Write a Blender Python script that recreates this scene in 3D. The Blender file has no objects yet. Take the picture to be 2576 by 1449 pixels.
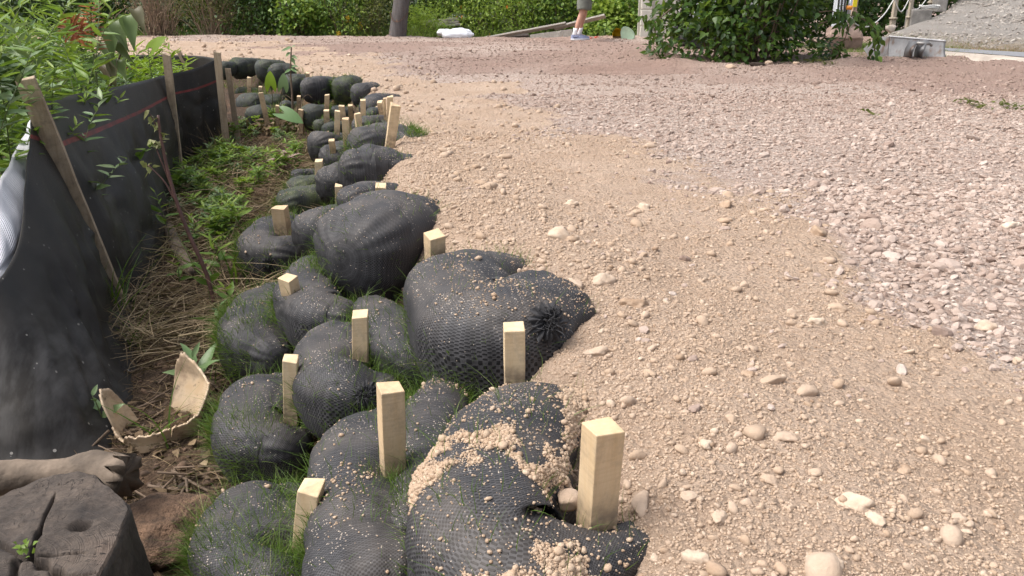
import bpy, math, random
import numpy as np
from mathutils import Vector, Matrix

# ------------------------------------------------------------------ camera, sky, sun, exposure
SC = bpy.context.scene
COL = SC.collection
FPX, HOR, CAMH = 2022.0, 2.0, 0.75            # focal length in photo pixels (2576 wide), horizon row, lens height
PITCH = math.atan((724.5 - HOR) / FPX)
cam = bpy.data.cameras.new('camera')
cam.sensor_width = 36.0
cam.lens = 36.0 * FPX / 2576.0
cam.clip_start = 0.05
cam.clip_end = 2000.0
camo = bpy.data.objects.new('camera', cam)
COL.objects.link(camo)
camo.location = (0, 0, CAMH)
camo.rotation_euler = (math.pi / 2 - PITCH, 0, 0)
SC.camera = camo

TO_SUN = Vector((-0.50, -0.10, 0.86)).normalized()
world = bpy.data.worlds.new('World')
SC.world = world
world.use_nodes = True
wn = world.node_tree
sky = wn.nodes.new('ShaderNodeTexSky')
sky.sky_type = 'NISHITA'
sky.sun_disc = False
sky.sun_elevation = math.asin(TO_SUN.z)
sky.sun_rotation = math.atan2(TO_SUN.x, TO_SUN.y)
sky.air_density = 0.7
sky.dust_density = 5.0
sky.ozone_density = 0.6
wn.nodes['Background'].inputs['Strength'].default_value = 0.15
hs = wn.nodes.new('ShaderNodeHueSaturation')          # thin overcast: a paler sky
hs.inputs['Saturation'].default_value = 0.42
wn.links.new(sky.outputs[0], hs.inputs['Color'])
wn.links.new(hs.outputs[0], wn.nodes['Background'].inputs['Color'])
sun = bpy.data.lights.new('sun', 'SUN')
sun.energy = 1.15
sun.angle = math.radians(28)
sun.color = (1.0, 0.94, 0.86)
suno = bpy.data.objects.new('sun', sun)
COL.objects.link(suno)
suno.rotation_euler = (-TO_SUN).to_track_quat('-Z', 'Y').to_euler()
suno.location = TO_SUN * 30
SC.view_settings.view_transform = 'Standard'
SC.view_settings.look = 'None'
SC.view_settings.gamma = 1.0
SC.view_settings.exposure = 0.92
SC.view_settings.use_curve_mapping = False

# ------------------------------------------------------------------ helpers
rng = np.random.default_rng(7)
random.seed(7)
CP, SP = math.cos(PITCH), math.sin(PITCH)

def ray(u, v):
    x, y = (u - 1288) / FPX, (v - 724.5) / FPX
    return np.array((x, CP - y * SP, -SP - y * CP))

def at(u, v, z):                      # where the sight line through a photo point meets height z
    d = ray(u, v); k = (z - CAMH) / d[2]
    return np.array((d[0] * k, d[1] * k, z))

def at_y(u, v, y):                    # ... meets the upright plane at distance y
    d = ray(u, v); k = y / d[1]
    return np.array((d[0] * k, y, CAMH + d[2] * k))

def depth(p):
    return p[1] * CP - (p[2] - CAMH) * SP

def _hash(ix, iy, iz, s):
    h = (ix.astype(np.uint32) * np.uint32(374761393) + iy.astype(np.uint32) * np.uint32(668265263)
         + iz.astype(np.uint32) * np.uint32(2147483647) + np.uint32(s * 1274126177 & 0xffffffff))
    h = (h ^ (h >> np.uint32(13))) * np.uint32(1274126177)
    h = (h ^ (h >> np.uint32(16))) * np.uint32(2246822519)
    return ((h ^ (h >> np.uint32(15))).astype(np.float64)) / 4294967295.0

def vnoise(p, s=0):                   # value noise, -1..1
    p = np.atleast_2d(p)
    if p.shape[1] == 2:
        p = np.column_stack((p, np.zeros(len(p))))
    f0 = np.floor(p); f = p - f0; w = f * f * (3 - 2 * f)
    i = f0.astype(np.int64)
    r = 0
    for dx in (0, 1):
        for dy in (0, 1):
            for dz in (0, 1):
                h = _hash(i[:, 0] + dx, i[:, 1] + dy, i[:, 2] + dz, s)
                r = r + h * (w[:, 0] if dx else 1 - w[:, 0]) * (w[:, 1] if dy else 1 - w[:, 1]) * (w[:, 2] if dz else 1 - w[:, 2])
    return r * 2 - 1

def fbm(p, s=0, o=4):
    p = np.atleast_2d(p); r = 0; a = 1.0; t = 0
    for k in range(o):
        r = r + a * vnoise(p * 2 ** k + 17.3 * k, s + k); t += a; a *= 0.5
    return r / t

def sstep(a, b, x):
    t = np.clip((x - a) / (b - a), 0, 1)
    return t * t * (3 - 2 * t)

def poly_sd(P, x, y):                 # signed distance to an open polyline, right side positive
    best = np.full(x.shape, 1e9); sgn = np.ones(x.shape)
    for a, b in zip(P[:-1], P[1:]):
        d = b - a; L2 = d @ d
        t = np.clip(((x - a[0]) * d[0] + (y - a[1]) * d[1]) / L2, 0, 1)
        qx, qy = x - a[0] - t * d[0], y - a[1] - t * d[1]
        q = np.hypot(qx, qy)
        c = qx * d[1] - qy * d[0]
        m = q < best - 1e-9
        best = np.where(m, q, best); sgn = np.where(m, np.where(c >= 0, 1.0, -1.0), sgn)
    return best * sgn

def mk(name, V, Fs, mat, parent=None, origin=None, smooth=True, attrs=None, uv=None, link=True):
    """one mesh object from numpy arrays; vertices given in world space"""
    V = np.asarray(V, float)
    if not isinstance(Fs, (list, tuple)):
        Fs = [Fs]
    Fs = [np.asarray(f, np.int64) for f in Fs if len(f)]
    if parent is not None:
        origin = np.array(parent.location)
    elif origin is None:
        origin = np.array(((V[:, 0].min() + V[:, 0].max()) / 2, (V[:, 1].min() + V[:, 1].max()) / 2, V[:, 2].min()))
    V = V - np.asarray(origin)
    me = bpy.data.meshes.new(name)
    loops = np.concatenate([f.ravel() for f in Fs])
    tot = np.concatenate([np.full(len(f), f.shape[1]) for f in Fs])
    st = np.concatenate(([0], np.cumsum(tot)[:-1]))
    me.vertices.add(len(V)); me.vertices.foreach_set('co', V.astype(np.float32).ravel())
    me.loops.add(len(loops)); me.loops.foreach_set('vertex_index', loops.astype(np.int32))
    me.polygons.add(len(tot)); me.polygons.foreach_set('loop_start', st.astype(np.int32))
    me.polygons.foreach_set('use_smooth', np.full(len(tot), bool(smooth)))
    if uv is not None:
        l = me.uv_layers.new(name='UVMap')
        l.data.foreach_set('uv', np.asarray(uv, np.float32)[loops].ravel())
    for k, a in (attrs or {}).items():
        me.attributes.new(k, 'FLOAT', 'POINT').data.foreach_set('value', np.asarray(a, np.float32))
    me.update(calc_edges=True)
    me.materials.append(mat)
    o = bpy.data.objects.new(name, me)
    o.location = (0, 0, 0) if parent is not None else tuple(origin)
    if parent is not None:
        o.parent = parent
    if link:
        COL.objects.link(o)
    return o

def tag(o, label=None, cat=None, group=None, kind=None):
    if label: o['label'] = label
    if cat: o['category'] = cat
    if group: o['group'] = group
    if kind: o['kind'] = kind
    return o

def thing(name, loc, label, cat, group=None):
    o = bpy.data.objects.new(name, None)
    COL.objects.link(o)
    o.location = tuple(loc); o.empty_display_size = 0.1
    return tag(o, label, cat, group)

def copy_thing(src, loc, rz=0.0, sc=1.0, label=None, group=None):
    r = src.copy(); COL.objects.link(r)
    r.location = tuple(loc); r.rotation_euler = (0, 0, rz); r.scale = (sc, sc, sc)
    if label: r['label'] = label
    if group: r['group'] = group
    for ch in list(src.children):
        c = ch.copy(); COL.objects.link(c); c.parent = r
        for g in list(ch.children):
            d = g.copy(); COL.objects.link(d); d.parent = c
    return r

class MB:                             # collects pieces into one mesh
    def __init__(s): s.V = []; s.F = {}; s.n = 0; s.A = []
    def add(s, V, F, a=None):
        V = np.asarray(V, float); F = np.asarray(F)
        s.V.append(V); s.F.setdefault(F.shape[1], []).append(F + s.n); s.n += len(V)
        s.A.append(np.full(len(V), 0.5) if a is None else np.broadcast_to(np.asarray(a, float), (len(V),)))
    def build(s, name, mat, parent=None, origin=None, smooth=True):
        return mk(name, np.concatenate(s.V), [np.concatenate(f) for f in s.F.values()], mat, parent, origin, smooth,
                  {'tint': np.concatenate(s.A)})

def grid_faces(nr, nc, wrap=False):
    i = np.arange(nr - 1)[:, None]; j = np.arange(nc if wrap else nc - 1)[None, :]
    j2 = (j + 1) % nc
    a = i * nc + j; b = i * nc + j2; c = (i + 1) * nc + j2; d = (i + 1) * nc + j
    return np.stack((a, b, c, d), -1).reshape(-1, 4)

def tube(P, R, ns=7):
    P = np.asarray(P, float); R = np.broadcast_to(np.asarray(R, float), (len(P),))
    T = np.gradient(P, axis=0); T /= np.linalg.norm(T, axis=1)[:, None] + 1e-12
    ref = np.array((0, 0, 1.0)) if abs(T[len(T) // 2][2]) < 0.9 else np.array((1.0, 0, 0))
    S = np.cross(T, ref); S /= np.linalg.norm(S, axis=1)[:, None] + 1e-12
    U = np.cross(S, T)
    a = np.arange(ns) / ns * 2 * math.pi
    V = P[:, None, :] + R[:, None, None] * (np.cos(a)[None, :, None] * S[:, None, :] + np.sin(a)[None, :, None] * U[:, None, :])
    n = len(P)
    F = grid_faces(n, ns, True)
    V = np.concatenate((V.reshape(-1, 3), P[:1], P[-1:]))
    k = np.arange(ns); k2 = (k + 1) % ns
    caps = np.concatenate((np.stack((k2, k, np.full(ns, n * ns)), -1), np.stack((k + (n - 1) * ns, k2 + (n - 1) * ns, np.full(ns, n * ns + 1)), -1)))
    return V, F, caps

def add_tube(mb, P, R, ns=7, a=0.5):
    V, F, c = tube(P, R, ns)
    n0 = mb.n
    mb.add(V, F, a)
    mb.F.setdefault(3, []).append(c + n0)

def box_vf(cx, cy, cz, sx, sy, sz, bev=0.0):
    V = np.array([(x, y, z) for z in (-.5, .5) for y in (-.5, .5) for x in (-.5, .5)]) * (sx, sy, sz) + (cx, cy, cz)
    F = np.array([(0, 2, 3, 1), (4, 5, 7, 6), (0, 1, 5, 4), (2, 6, 7, 3), (0, 4, 6, 2), (1, 3, 7, 5)])
    return V, F

def bevel(o, w=0.004, seg=2):
    m = o.modifiers.new('edge', 'BEVEL'); m.width = w; m.segments = seg; m.limit_method = 'ANGLE'
    return o

def rot_z(V, a, c=(0, 0, 0)):
    V = np.asarray(V, float) - c
    ca, sa = math.cos(a), math.sin(a)
    return np.column_stack((V[:, 0] * ca - V[:, 1] * sa, V[:, 0] * sa + V[:, 1] * ca, V[:, 2])) + c

def frames(D, N=None):
    """columns side, dir, normal for each direction"""
    D = D / (np.linalg.norm(D, axis=1)[:, None] + 1e-9)
    if N is None: N = np.tile((0, 0, 1.0), (len(D), 1))
    S = np.cross(D, N); ln = np.linalg.norm(S, axis=1)
    bad = ln < 1e-3
    S[bad] = np.cross(D[bad], np.array((1.0, 0.2, 0)))
    S /= np.linalg.norm(S, axis=1)[:, None]
    U = np.cross(S, D)
    return np.stack((S, D, U), -1)

def instances(V0, F0, pos, R, scale):
    n, m = len(pos), len(V0)
    scale = np.asarray(scale, float)
    if scale.ndim == 1: scale = np.repeat(scale[:, None], 3, 1)
    L = V0[None] * scale[:, None, :]
    V = np.einsum('nij,nmj->nmi', R, L) + pos[:, None, :]
    F = F0[None] + (np.arange(n) * m)[:, None, None]
    return V.reshape(-1, 3), F.reshape(-1, F0.shape[1])

def rand_rot(n):
    q = rng.normal(size=(n, 4)); q /= np.linalg.norm(q, axis=1)[:, None]
    w, x, y, z = q.T
    return np.stack((np.stack((1 - 2 * (y * y + z * z), 2 * (x * y - z * w), 2 * (x * z + y * w)), -1),
                     np.stack((2 * (x * y + z * w), 1 - 2 * (x * x + z * z), 2 * (y * z - x * w)), -1),
                     np.stack((2 * (x * z - y * w), 2 * (y * z + x * w), 1 - 2 * (x * x + y * y)), -1)), 1)

# ------------------------------------------------------------------ materials
class Nd:
    def __init__(s, name):
        s.m = bpy.data.materials.new(name); s.m.use_nodes = True
        s.t = s.m.node_tree; s.b = s.t.nodes['Principled BSDF']; s.out = s.t.nodes['Material Output']
    def n(s, typ, **kw):
        x = s.t.nodes.new(typ)
        for k, v in kw.items():
            if k.startswith('i_'):
                k = k[2:]; k = int(k) if k.isdigit() else k.replace('_', ' ')
                s.put(x.inputs[k], v)
            else: setattr(x, k, v)
        return x
    def put(s, inp, v):
        if hasattr(v, 'is_linked'): s.t.links.new(v, inp)
        elif hasattr(v, 'outputs'): s.t.links.new(v.outputs[0], inp)
        else:
            if inp.type == 'RGBA' and len(v) == 3: v = (*v, 1)
            inp.default_value = v
    def set(s, **kw):
        for k, v in kw.items(): s.put(s.b.inputs[k.replace('_', ' ')], v)
        return s
    def math(s, op, a, b=0.0, c=None, clamp=False):
        x = s.n('ShaderNodeMath', operation=op, use_clamp=clamp)
        s.put(x.inputs[0], a); s.put(x.inputs[1], b)
        if c is not None: s.put(x.inputs[2], c)
        return x.outputs[0]
    def mix(s, f, a, b, blend='MIX'):
        x = s.n('ShaderNodeMix', data_type='RGBA', blend_type=blend)
        s.put(x.inputs[0], f); s.put(x.inputs[6], a); s.put(x.inputs[7], b)
        return x.outputs[2]
    def map(s, v, a, b, c=0.0, d=1.0):
        x = s.n('ShaderNodeMapRange'); x.clamp = True
        s.put(x.inputs[0], v)
        for k, q in zip((1, 2, 3, 4), (a, b, c, d)): x.inputs[k].default_value = q
        return x.outputs[0]
    def noise(s, vec, scale, detail=4.0, rough=0.55, out=0):
        x = s.n('ShaderNodeTexNoise'); x.inputs['Scale'].default_value = scale
        x.inputs['Detail'].default_value = detail; x.inputs['Roughness'].default_value = rough
        if vec is not None: s.put(x.inputs['Vector'], vec)
        return x.outputs[out]
    def voro(s, vec, scale, feature='F1', out='Distance', rnd=1.0):
        x = s.n('ShaderNodeTexVoronoi', feature=feature); x.inputs['Scale'].default_value = scale
        x.inputs['Randomness'].default_value = rnd
        if vec is not None: s.put(x.inputs['Vector'], vec)
        return x.outputs[out]
    def attr(s, name):
        x = s.n('ShaderNodeAttribute'); x.attribute_name = name
        return x.outputs['Fac']
    def coord(s, k='Object'):
        return s.n('ShaderNodeTexCoord').outputs[k]
    def geo(s, k='Position'):
        return s.n('ShaderNodeNewGeometry').outputs[k]
    def scale(s, vec, xyz):
        x = s.n('ShaderNodeMapping'); s.put(x.inputs[0], vec); x.inputs[3].default_value = xyz
        return x.outputs[0]
    def ramp(s, f, stops):
        x = s.n('ShaderNodeValToRGB'); s.put(x.inputs[0], f)
        e = x.color_ramp.elements
        while len(e) < len(stops): e.new(0.5)
        for q, (p, c) in zip(e, stops): q.position = p; q.color = (*c, 1)
        return x.outputs[0]
    def bump(s, h, strength=0.5, dist=0.01, nrm=None):
        x = s.n('ShaderNodeBump'); x.inputs['Strength'].default_value = strength; x.inputs['Distance'].default_value = dist
        s.put(x.inputs['Height'], h)
        if nrm is not None: s.put(x.inputs['Normal'], nrm)
        return x.outputs[0]

def simple(name, col, rough=0.7, var=0.12, scale=8.0, bump=0.0, bscale=60.0, metal=0.0, dist=0.004):
    m = Nd(name); p = m.geo()
    n = m.noise(p, scale, 5.0)
    c2 = tuple(max(0, c * (1 - 2 * var)) for c in col); c1 = tuple(min(1, c * (1 + 2 * var)) for c in col)
    m.set(Base_Color=m.mix(m.map(n, 0.3, 0.7), c2, c1), Roughness=rough, Metallic=metal)
    if bump: m.set(Normal=m.bump(m.noise(p, bscale, 4.0), bump, dist))
    return m.m

def leafmat(name, stops, rough=0.45, trans=0.35, spec=0.35):
    m = Nd(name)
    t = m.attr('tint')
    oi = m.n('ShaderNodeObjectInfo').outputs['Random']
    f = m.math('ADD', t, m.math('MULTIPLY', m.math('SUBTRACT', oi, 0.5), 0.12))
    c = m.ramp(f, stops)
    n = m.noise(m.geo(), 30.0, 3.0)
    c = m.mix(m.map(n, 0.3, 0.75, 0.0, 0.35), c, m.mix(0.5, c, (0.02, 0.03, 0.01)))
    m.set(Base_Color=c, Roughness=rough, Specular_IOR_Level=spec)
    tr = m.n('ShaderNodeBsdfTranslucent'); m.put(tr.inputs[0], m.mix(0.35, c, (0.25, 0.35, 0.02)))
    mx = m.n('ShaderNodeMixShader'); mx.inputs[0].default_value = trans
    m.t.links.new(m.b.outputs[0], mx.inputs[1]); m.t.links.new(tr.outputs[0], mx.inputs[2])
    m.t.links.new(mx.outputs[0], m.out.inputs[0])
    return m.m

SOIL, PINK = (0.47, 0.325, 0.205), (0.46, 0.345, 0.295)

def ground_mat():
    m = Nd('ground_surface'); p = m.geo()
    zone, mud, veg = m.attr('zone'), m.attr('mud'), m.attr('veg')
    red = m.attr('red')
    n1, n2 = m.noise(p, 3.0, 6.0), m.noise(p, 45.0, 6.0, 0.65)
    soil = m.mix(m.map(n1, 0.3, 0.7), (0.465, 0.345, 0.255), (0.545, 0.425, 0.335))
    soil = m.mix(m.map(m.noise(p, 1.3, 5.0, .6), 0.45, 0.68, 0.0, 0.35), soil, (0.38, 0.27, 0.185))
    soil = m.mix(m.map(n2, 0.35, 0.7), m.mix(0.45, soil, (0.29, 0.195, 0.13)), soil)
    cell = m.voro(p, 75.0, out='Color')
    sp = m.n('ShaderNodeSeparateColor'); m.put(sp.inputs[0], cell)
    pk = m.ramp(sp.outputs[0], [(0.0, (0.30, 0.225, 0.185)), (0.45, (0.40, 0.315, 0.265)), (1.0, (0.50, 0.42, 0.37))])
    pk = m.mix(m.map(m.noise(p, 1.2, 5.0), 0.45, 0.7, 0.0, 0.35), pk, (0.36, 0.25, 0.20))
    pk = m.mix(red, pk, m.mix(n2, (0.235, 0.155, 0.125), (0.32, 0.225, 0.185)))
    z = m.map(m.math('ADD', zone, m.math('MULTIPLY', m.math('SUBTRACT', m.noise(p, 9.0, 5.0), 0.5), 0.9)), 0.35, 0.65)
    c = m.mix(z, soil, pk)
    mudc = m.mix(m.map(n2, 0.3, 0.7), (0.035, 0.024, 0.017), (0.12, 0.082, 0.055))
    mudc = m.mix(m.map(n1, 0.5, 0.75), mudc, (0.17, 0.095, 0.055))
    c = m.mix(mud, c, mudc)
    c = m.mix(veg, c, m.mix(n2, (0.03, 0.04, 0.015), (0.07, 0.09, 0.03)))
    h = m.math('ADD', m.math('MULTIPLY', m.noise(p, 220.0, 5.0, 0.7), 0.45), m.math('MULTIPLY', m.math('SUBTRACT', 1.0, m.voro(p, 95.0)), 0.55))
    h = m.math('ADD', h, m.math('MULTIPLY', m.math('SUBTRACT', 1.0, m.voro(p, 38.0)), 0.5))
    m.set(Base_Color=c, Roughness=0.92, Specular_IOR_Level=0.2, Normal=m.bump(h, 1.0, 0.018))
    return m.m

def stone_mat(name, stops, bump=0.35, dust=(0.45, 0.335, 0.245), dusty=0.35):
    m = Nd(name); p = m.geo()
    c = m.ramp(m.attr('tint'), stops)
    n = m.noise(p, 120.0, 5.0, 0.65)
    c = m.mix(m.map(n, 0.35, 0.7, 0.0, 0.4), c, m.mix(0.5, c, (0.2, 0.13, 0.09)))
    c = m.mix(m.map(m.noise(p, 35.0, 4.0), 0.42, 0.62, 0.0, dusty), c, dust)
    m.set(Base_Color=c, Roughness=0.88, Specular_IOR_Level=0.25, Normal=m.bump(n, bump, 0.004))
    return m.m

def net_mat(name, freq=150.0, base=(0.046, 0.0455, 0.049), dust=1.0, moss=0.0):
    """black knitted mesh: staggered holes between grey-black threads, soil dust caught on it"""
    m = Nd(name)
    uv = m.n('ShaderNodeUVMap').outputs[0]
    p = m.geo()
    s = m.n('ShaderNodeSeparateXYZ'); m.put(s.inputs[0], uv)
    wob = m.math('MULTIPLY', m.math('SUBTRACT', m.noise(p, 6.0, 2.0), 0.5), 9.0)
    u = m.math('ADD', m.math('MULTIPLY', s.outputs[0], freq * 2 * math.pi), wob)
    v = m.math('SUBTRACT', m.math('MULTIPLY', s.outputs[1], freq * 0.8 * 2 * math.pi), wob)
    q = m.math('MULTIPLY', m.math('SINE', u), m.math('SINE', v))
    hole = m.map(q, 0.0, 0.30)
    rows = m.math('MULTIPLY_ADD', m.math('SINE', m.math('MULTIPLY', u, 0.5)), 0.5, 0.5)
    thr = m.mix(rows, tuple(c * 0.75 for c in base), tuple(c * 1.25 for c in base))
    c = m.mix(hole, thr, (0.006, 0.006, 0.008))
    # soil: film, speckle and crumbs of dust
    nz = m.n('ShaderNodeSeparateXYZ'); m.put(nz.inputs[0], m.geo('Normal'))
    top = m.map(nz.outputs[2], 0.15, 0.9)
    big = m.map(m.noise(p, 7.0, 4.0, 0.6), 0.42, 0.72)
    film = m.math('MULTIPLY', m.math('MULTIPLY', top, big), 0.26 * dust)
    c = m.mix(film, c, (0.30, 0.25, 0.205))
    cell = m.n('ShaderNodeTexVoronoi'); cell.inputs['Scale'].default_value = 300.0; m.put(cell.inputs['Vector'], p)
    cs = m.n('ShaderNodeSeparateColor'); m.put(cs.inputs[0], cell.outputs['Color'])
    lim = m.math('SUBTRACT', 0.993, m.math('MULTIPLY', m.math('MULTIPLY', m.map(m.noise(p, 9.0, 5.0, 0.65), 0.48, 0.78), top), 0.5 * dust))
    spk = m.math('MULTIPLY', m.math('GREATER_THAN', cs.outputs[0], lim), m.math('LESS_THAN', cell.outputs['Distance'], 0.45))
    c = m.mix(spk, c, m.mix(cs.outputs[1], (0.26, 0.215, 0.175), (0.50, 0.43, 0.36)))
    if moss:
        mo = m.math('MULTIPLY', m.map(m.noise(p, 9.0, 5.0, 0.7), 0.42, 0.66), moss)
        c = m.mix(mo, c, m.mix(m.noise(p, 150.0), (0.05, 0.085, 0.015), (0.14, 0.16, 0.05)))
    hgt = m.math('SUBTRACT', m.math('MULTIPLY', spk, 0.8), hole)
    m.set(Base_Color=c, Roughness=0.62, Specular_IOR_Level=0.45, Normal=m.bump(hgt, 0.42, 0.003))
    return m.m

def wood_mat(name, c1, c2, dirt=(0.30, 0.23, 0.17), amt=0.25, scale=1.0, mud=False, tone=0.15):
    m = Nd(name); p = m.coord('Object')
    g = m.noise(m.scale(p, (90 * scale, 90 * scale, 6 * scale)), 1.0, 5.0, 0.6)
    saw = m.noise(m.scale(p, (6, 6, 160)), 1.0, 3.0)
    c = m.mix(m.map(g, 0.3, 0.7), c1, c2)
    c = m.mix(m.map(saw, 0.45, 0.75, 0.0, 0.35), c, m.mix(0.5, c, (0.28, 0.17, 0.08)))
    oi = m.n('ShaderNodeObjectInfo').outputs['Random']
    c = m.mix(m.math('MULTIPLY', oi, tone), c, m.mix(0.5, c, (0.34, 0.20, 0.10)))
    d = m.map(m.noise(m.geo(), 26.0, 6.0, 0.75), 0.48, 0.68, 0.0, amt)
    c = m.mix(d, c, dirt)
    oz = m.n('ShaderNodeSeparateXYZ'); m.put(oz.inputs[0], p)
    kn = m.voro(m.scale(p, (10, 10, 4)), 1.0)
    c = m.mix(m.map(kn, .06, .16, .55, 0.0), c, (0.26, 0.14, 0.06))
    if mud: c = m.mix(m.math('MULTIPLY', m.map(oz.outputs[2], 0.0, 0.045, 0.85, 0.0), m.map(m.noise(p, 60.0, 4.0), .3, .6)), c, (0.22, 0.165, 0.12))
    m.set(Base_Color=c, Roughness=0.75, Specular_IOR_Level=0.25, Normal=m.bump(m.math('ADD', g, saw), 0.35, 0.002))
    return m.m

M = {}
M['ground'] = ground_mat()
M['pink_stone'] = stone_mat('crushed_stone', [(0, (0.23, 0.165, 0.135)), (0.3, (0.35, 0.27, 0.225)), (0.7, (0.455, 0.37, 0.32)), (1, (0.54, 0.47, 0.415))], 0.5, (0.42, 0.32, 0.265), 0.3)
M['tan_stone'] = stone_mat('soil_pebble', [(0, (0.30, 0.205, 0.135)), (0.25, (0.40, 0.295, 0.21)), (0.65, (0.47, 0.365, 0.28)), (0.9, (0.60, 0.49, 0.38)), (1, (0.66, 0.58, 0.50))], 0.5, (0.455, 0.34, 0.25), 0.65)
M['crumb'] = stone_mat('soil_crumb', [(0, (0.36, 0.25, 0.165)), (1, (0.54, 0.42, 0.31))], 0.5)
M['net'] = net_mat('black_mesh', 172.0, dust=0.75)
M['net_moss'] = net_mat('black_mesh_mossy', base=(0.034, 0.040, 0.036), dust=0.5, moss=0.55)
M['net_far'] = net_mat('black_mesh_weathered', base=(0.030, 0.037, 0.035), dust=0.3, moss=0.22)
M['pine'] = wood_mat('fresh_pine', (0.70, 0.53, 0.32), (0.78, 0.63, 0.42), amt=0.45, mud=True, tone=0.7)
M['oldwood'] = wood_mat('weathered_wood', (0.30, 0.23, 0.155), (0.43, 0.35, 0.26), (0.12, 0.095, 0.075), 0.5)
M['greywood'] = wood_mat('grey_board', (0.27, 0.255, 0.23), (0.42, 0.40, 0.36), (0.10, 0.10, 0.09), 0.4)
M['grass'] = leafmat('grass_blade', [(0, (0.035, 0.075, 0.012)), (0.5, (0.085, 0.165, 0.022)), (0.85, (0.16, 0.24, 0.05)), (1, (0.30, 0.27, 0.13))], 0.5, 0.3)
M['leaf'] = leafmat('leaf_green', [(0, (0.022, 0.055, 0.012)), (0.3, (0.06, 0.135, 0.025)), (0.65, (0.14, 0.25, 0.04)), (1, (0.27, 0.36, 0.06))])
M['leaf_dark'] = leafmat('leaf_dark_green', [(0, (0.012, 0.032, 0.010)), (0.5, (0.028, 0.068, 0.017)), (1, (0.075, 0.15, 0.03))])
M['leaf_grey'] = leafmat('leaf_pale_green', [(0, (0.045, 0.095, 0.035)), (0.5, (0.12, 0.21, 0.08)), (1, (0.24, 0.32, 0.15))], 0.4, 0.2)
M['leaf_dry'] = leafmat('leaf_dry', [(0, (0.05, 0.035, 0.022)), (0.4, (0.15, 0.10, 0.06)), (0.75, (0.28, 0.20, 0.12)), (1, (0.42, 0.33, 0.21))], 0.7, 0.15, 0.2)
M['leaf_red'] = leafmat('leaf_red', [(0, (0.16, 0.03, 0.02)), (0.5, (0.42, 0.09, 0.04)), (1, (0.50, 0.30, 0.08))])
M['leaf_mauve'] = leafmat('leaf_mauve', [(0, (0.10, 0.05, 0.055)), (0.5, (0.26, 0.15, 0.15)), (1, (0.40, 0.27, 0.25))], 0.5, 0.15)
M['leaf_lit'] = leafmat('leaf_yellow_green', [(0, (0.14, 0.24, 0.02)), (1, (0.25, 0.38, 0.03))], 0.45, 0.5)
M['stem'] = simple('green_stem', (0.10, 0.13, 0.045), 0.6)
M['twig'] = simple('brown_twig', (0.13, 0.09, 0.06), 0.8, 0.2, 20.0, 0.3)
M['redstem'] = simple('red_brown_stem', (0.11, 0.055, 0.045), 0.6, 0.2, 20.0)
M['drytwig'] = simple('dry_twig', (0.27, 0.20, 0.14), 0.85, 0.2, 20.0)

# ------------------------------------------------------------------ terrain
EDGE = np.array([(0.05, -6), (0.05, -0.5)] + [tuple(at(u, v, 0)[:2]) for u, v in
       [(1690, 1440), (1640, 1320), (1500, 1080), (1410, 850), (1270, 690), (1085, 560), (1015, 480), (1010, 420), (1010, 350), (985, 272), (915, 212), (810, 184), (700, 154), (560, 145)]]
       + [(-6.5, 11.2), (-30, 12.0)])
PINKLINE = np.array([tuple(at(u, v, 0)[:2]) for u, v in
       [(3400, 1300), (2576, 1010), (2400, 950), (2250, 850), (2130, 770), (2160, 680), (2080, 600), (1960, 540), (1900, 500), (1690, 430), (1560, 400), (1430, 330), (1290, 258), (1180, 205), (980, 158), (760, 120), (690, 106), (300, 100)]] + [(-40, 17.0)])
TRK = at(1560, 170, 0); PILE = at(1590, 150, 0); SHB = at(1890, 158, 0)

def trk(x, y): return np.exp(-((x - TRK[0]) / 1.15) ** 4 - ((y - TRK[1]) / 0.95) ** 4)

def terrain(x, y, fine=True):
    x = np.asarray(x, float); y = np.asarray(y, float)
    sd = poly_sd(EDGE, x, y)
    p = np.column_stack((x.ravel(), y.ravel()))
    r = lambda s, k, o=3: fbm(p * s, k, o).reshape(x.shape)
    hp = 0.016 * r(0.9, 11) + 0.011 * r(4.0, 21)
    hp = hp + 0.028 * np.exp(-((sd - 0.22) / 0.22) ** 2) * (1 + 0.7 * r(3.0, 91)) * sstep(6, 2, y)
    # low windrows and ruts left by the machine further out
    hp = hp + sstep(5.0, 9.0, y) * (0.040 * np.sin(y * 7.0 + 2.5 * r(0.35, 31) * 3) * (0.5 + 0.5 * r(0.5, 41)))
    hp = hp - 0.06 * trk(x, y) * (0.5 + 0.5 * np.sin(y * 21.0 + 1.2 * x + 2.0 * r(1.2, 33)))
    hp = hp + 0.10 * np.exp(-((x - PILE[0]) ** 2 + (y - PILE[1]) ** 2) / 0.22)
    q = np.hypot((x - SHB[0]) / 1.25, (y - SHB[1]) / 0.75)
    hp = hp + 0.075 * np.exp(-((q - 1.0) / 0.22) ** 2) * (0.7 + 0.5 * r(1.5, 51))
    hp = hp + 0.10 * np.exp(-((y - 17.4 - 0.25 * r(0.5, 61)) / 0.45) ** 2) * np.clip(0.5 + r(0.45, 71), 0, 1.2) * sstep(-14, -9, x) * sstep(5, 3, x)
    if fine:
        hp = hp + 0.008 * r(14.0, 81, 3) + 0.0042 * np.abs(r(45.0, 82, 2)) + 0.006 * np.maximum(r(7.0, 84, 3), 0)
    di = -0.46 + 0.13 * sstep(6.8, 10.0, y) + 0.03 * r(1.6, 12) + 0.012 * r(12.0, 13)
    t = sstep(-0.42, 0.03, sd)
    z = di + (hp - di) * t
    return z - 0.12 * sstep(18.2, 19.5, y)

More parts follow.
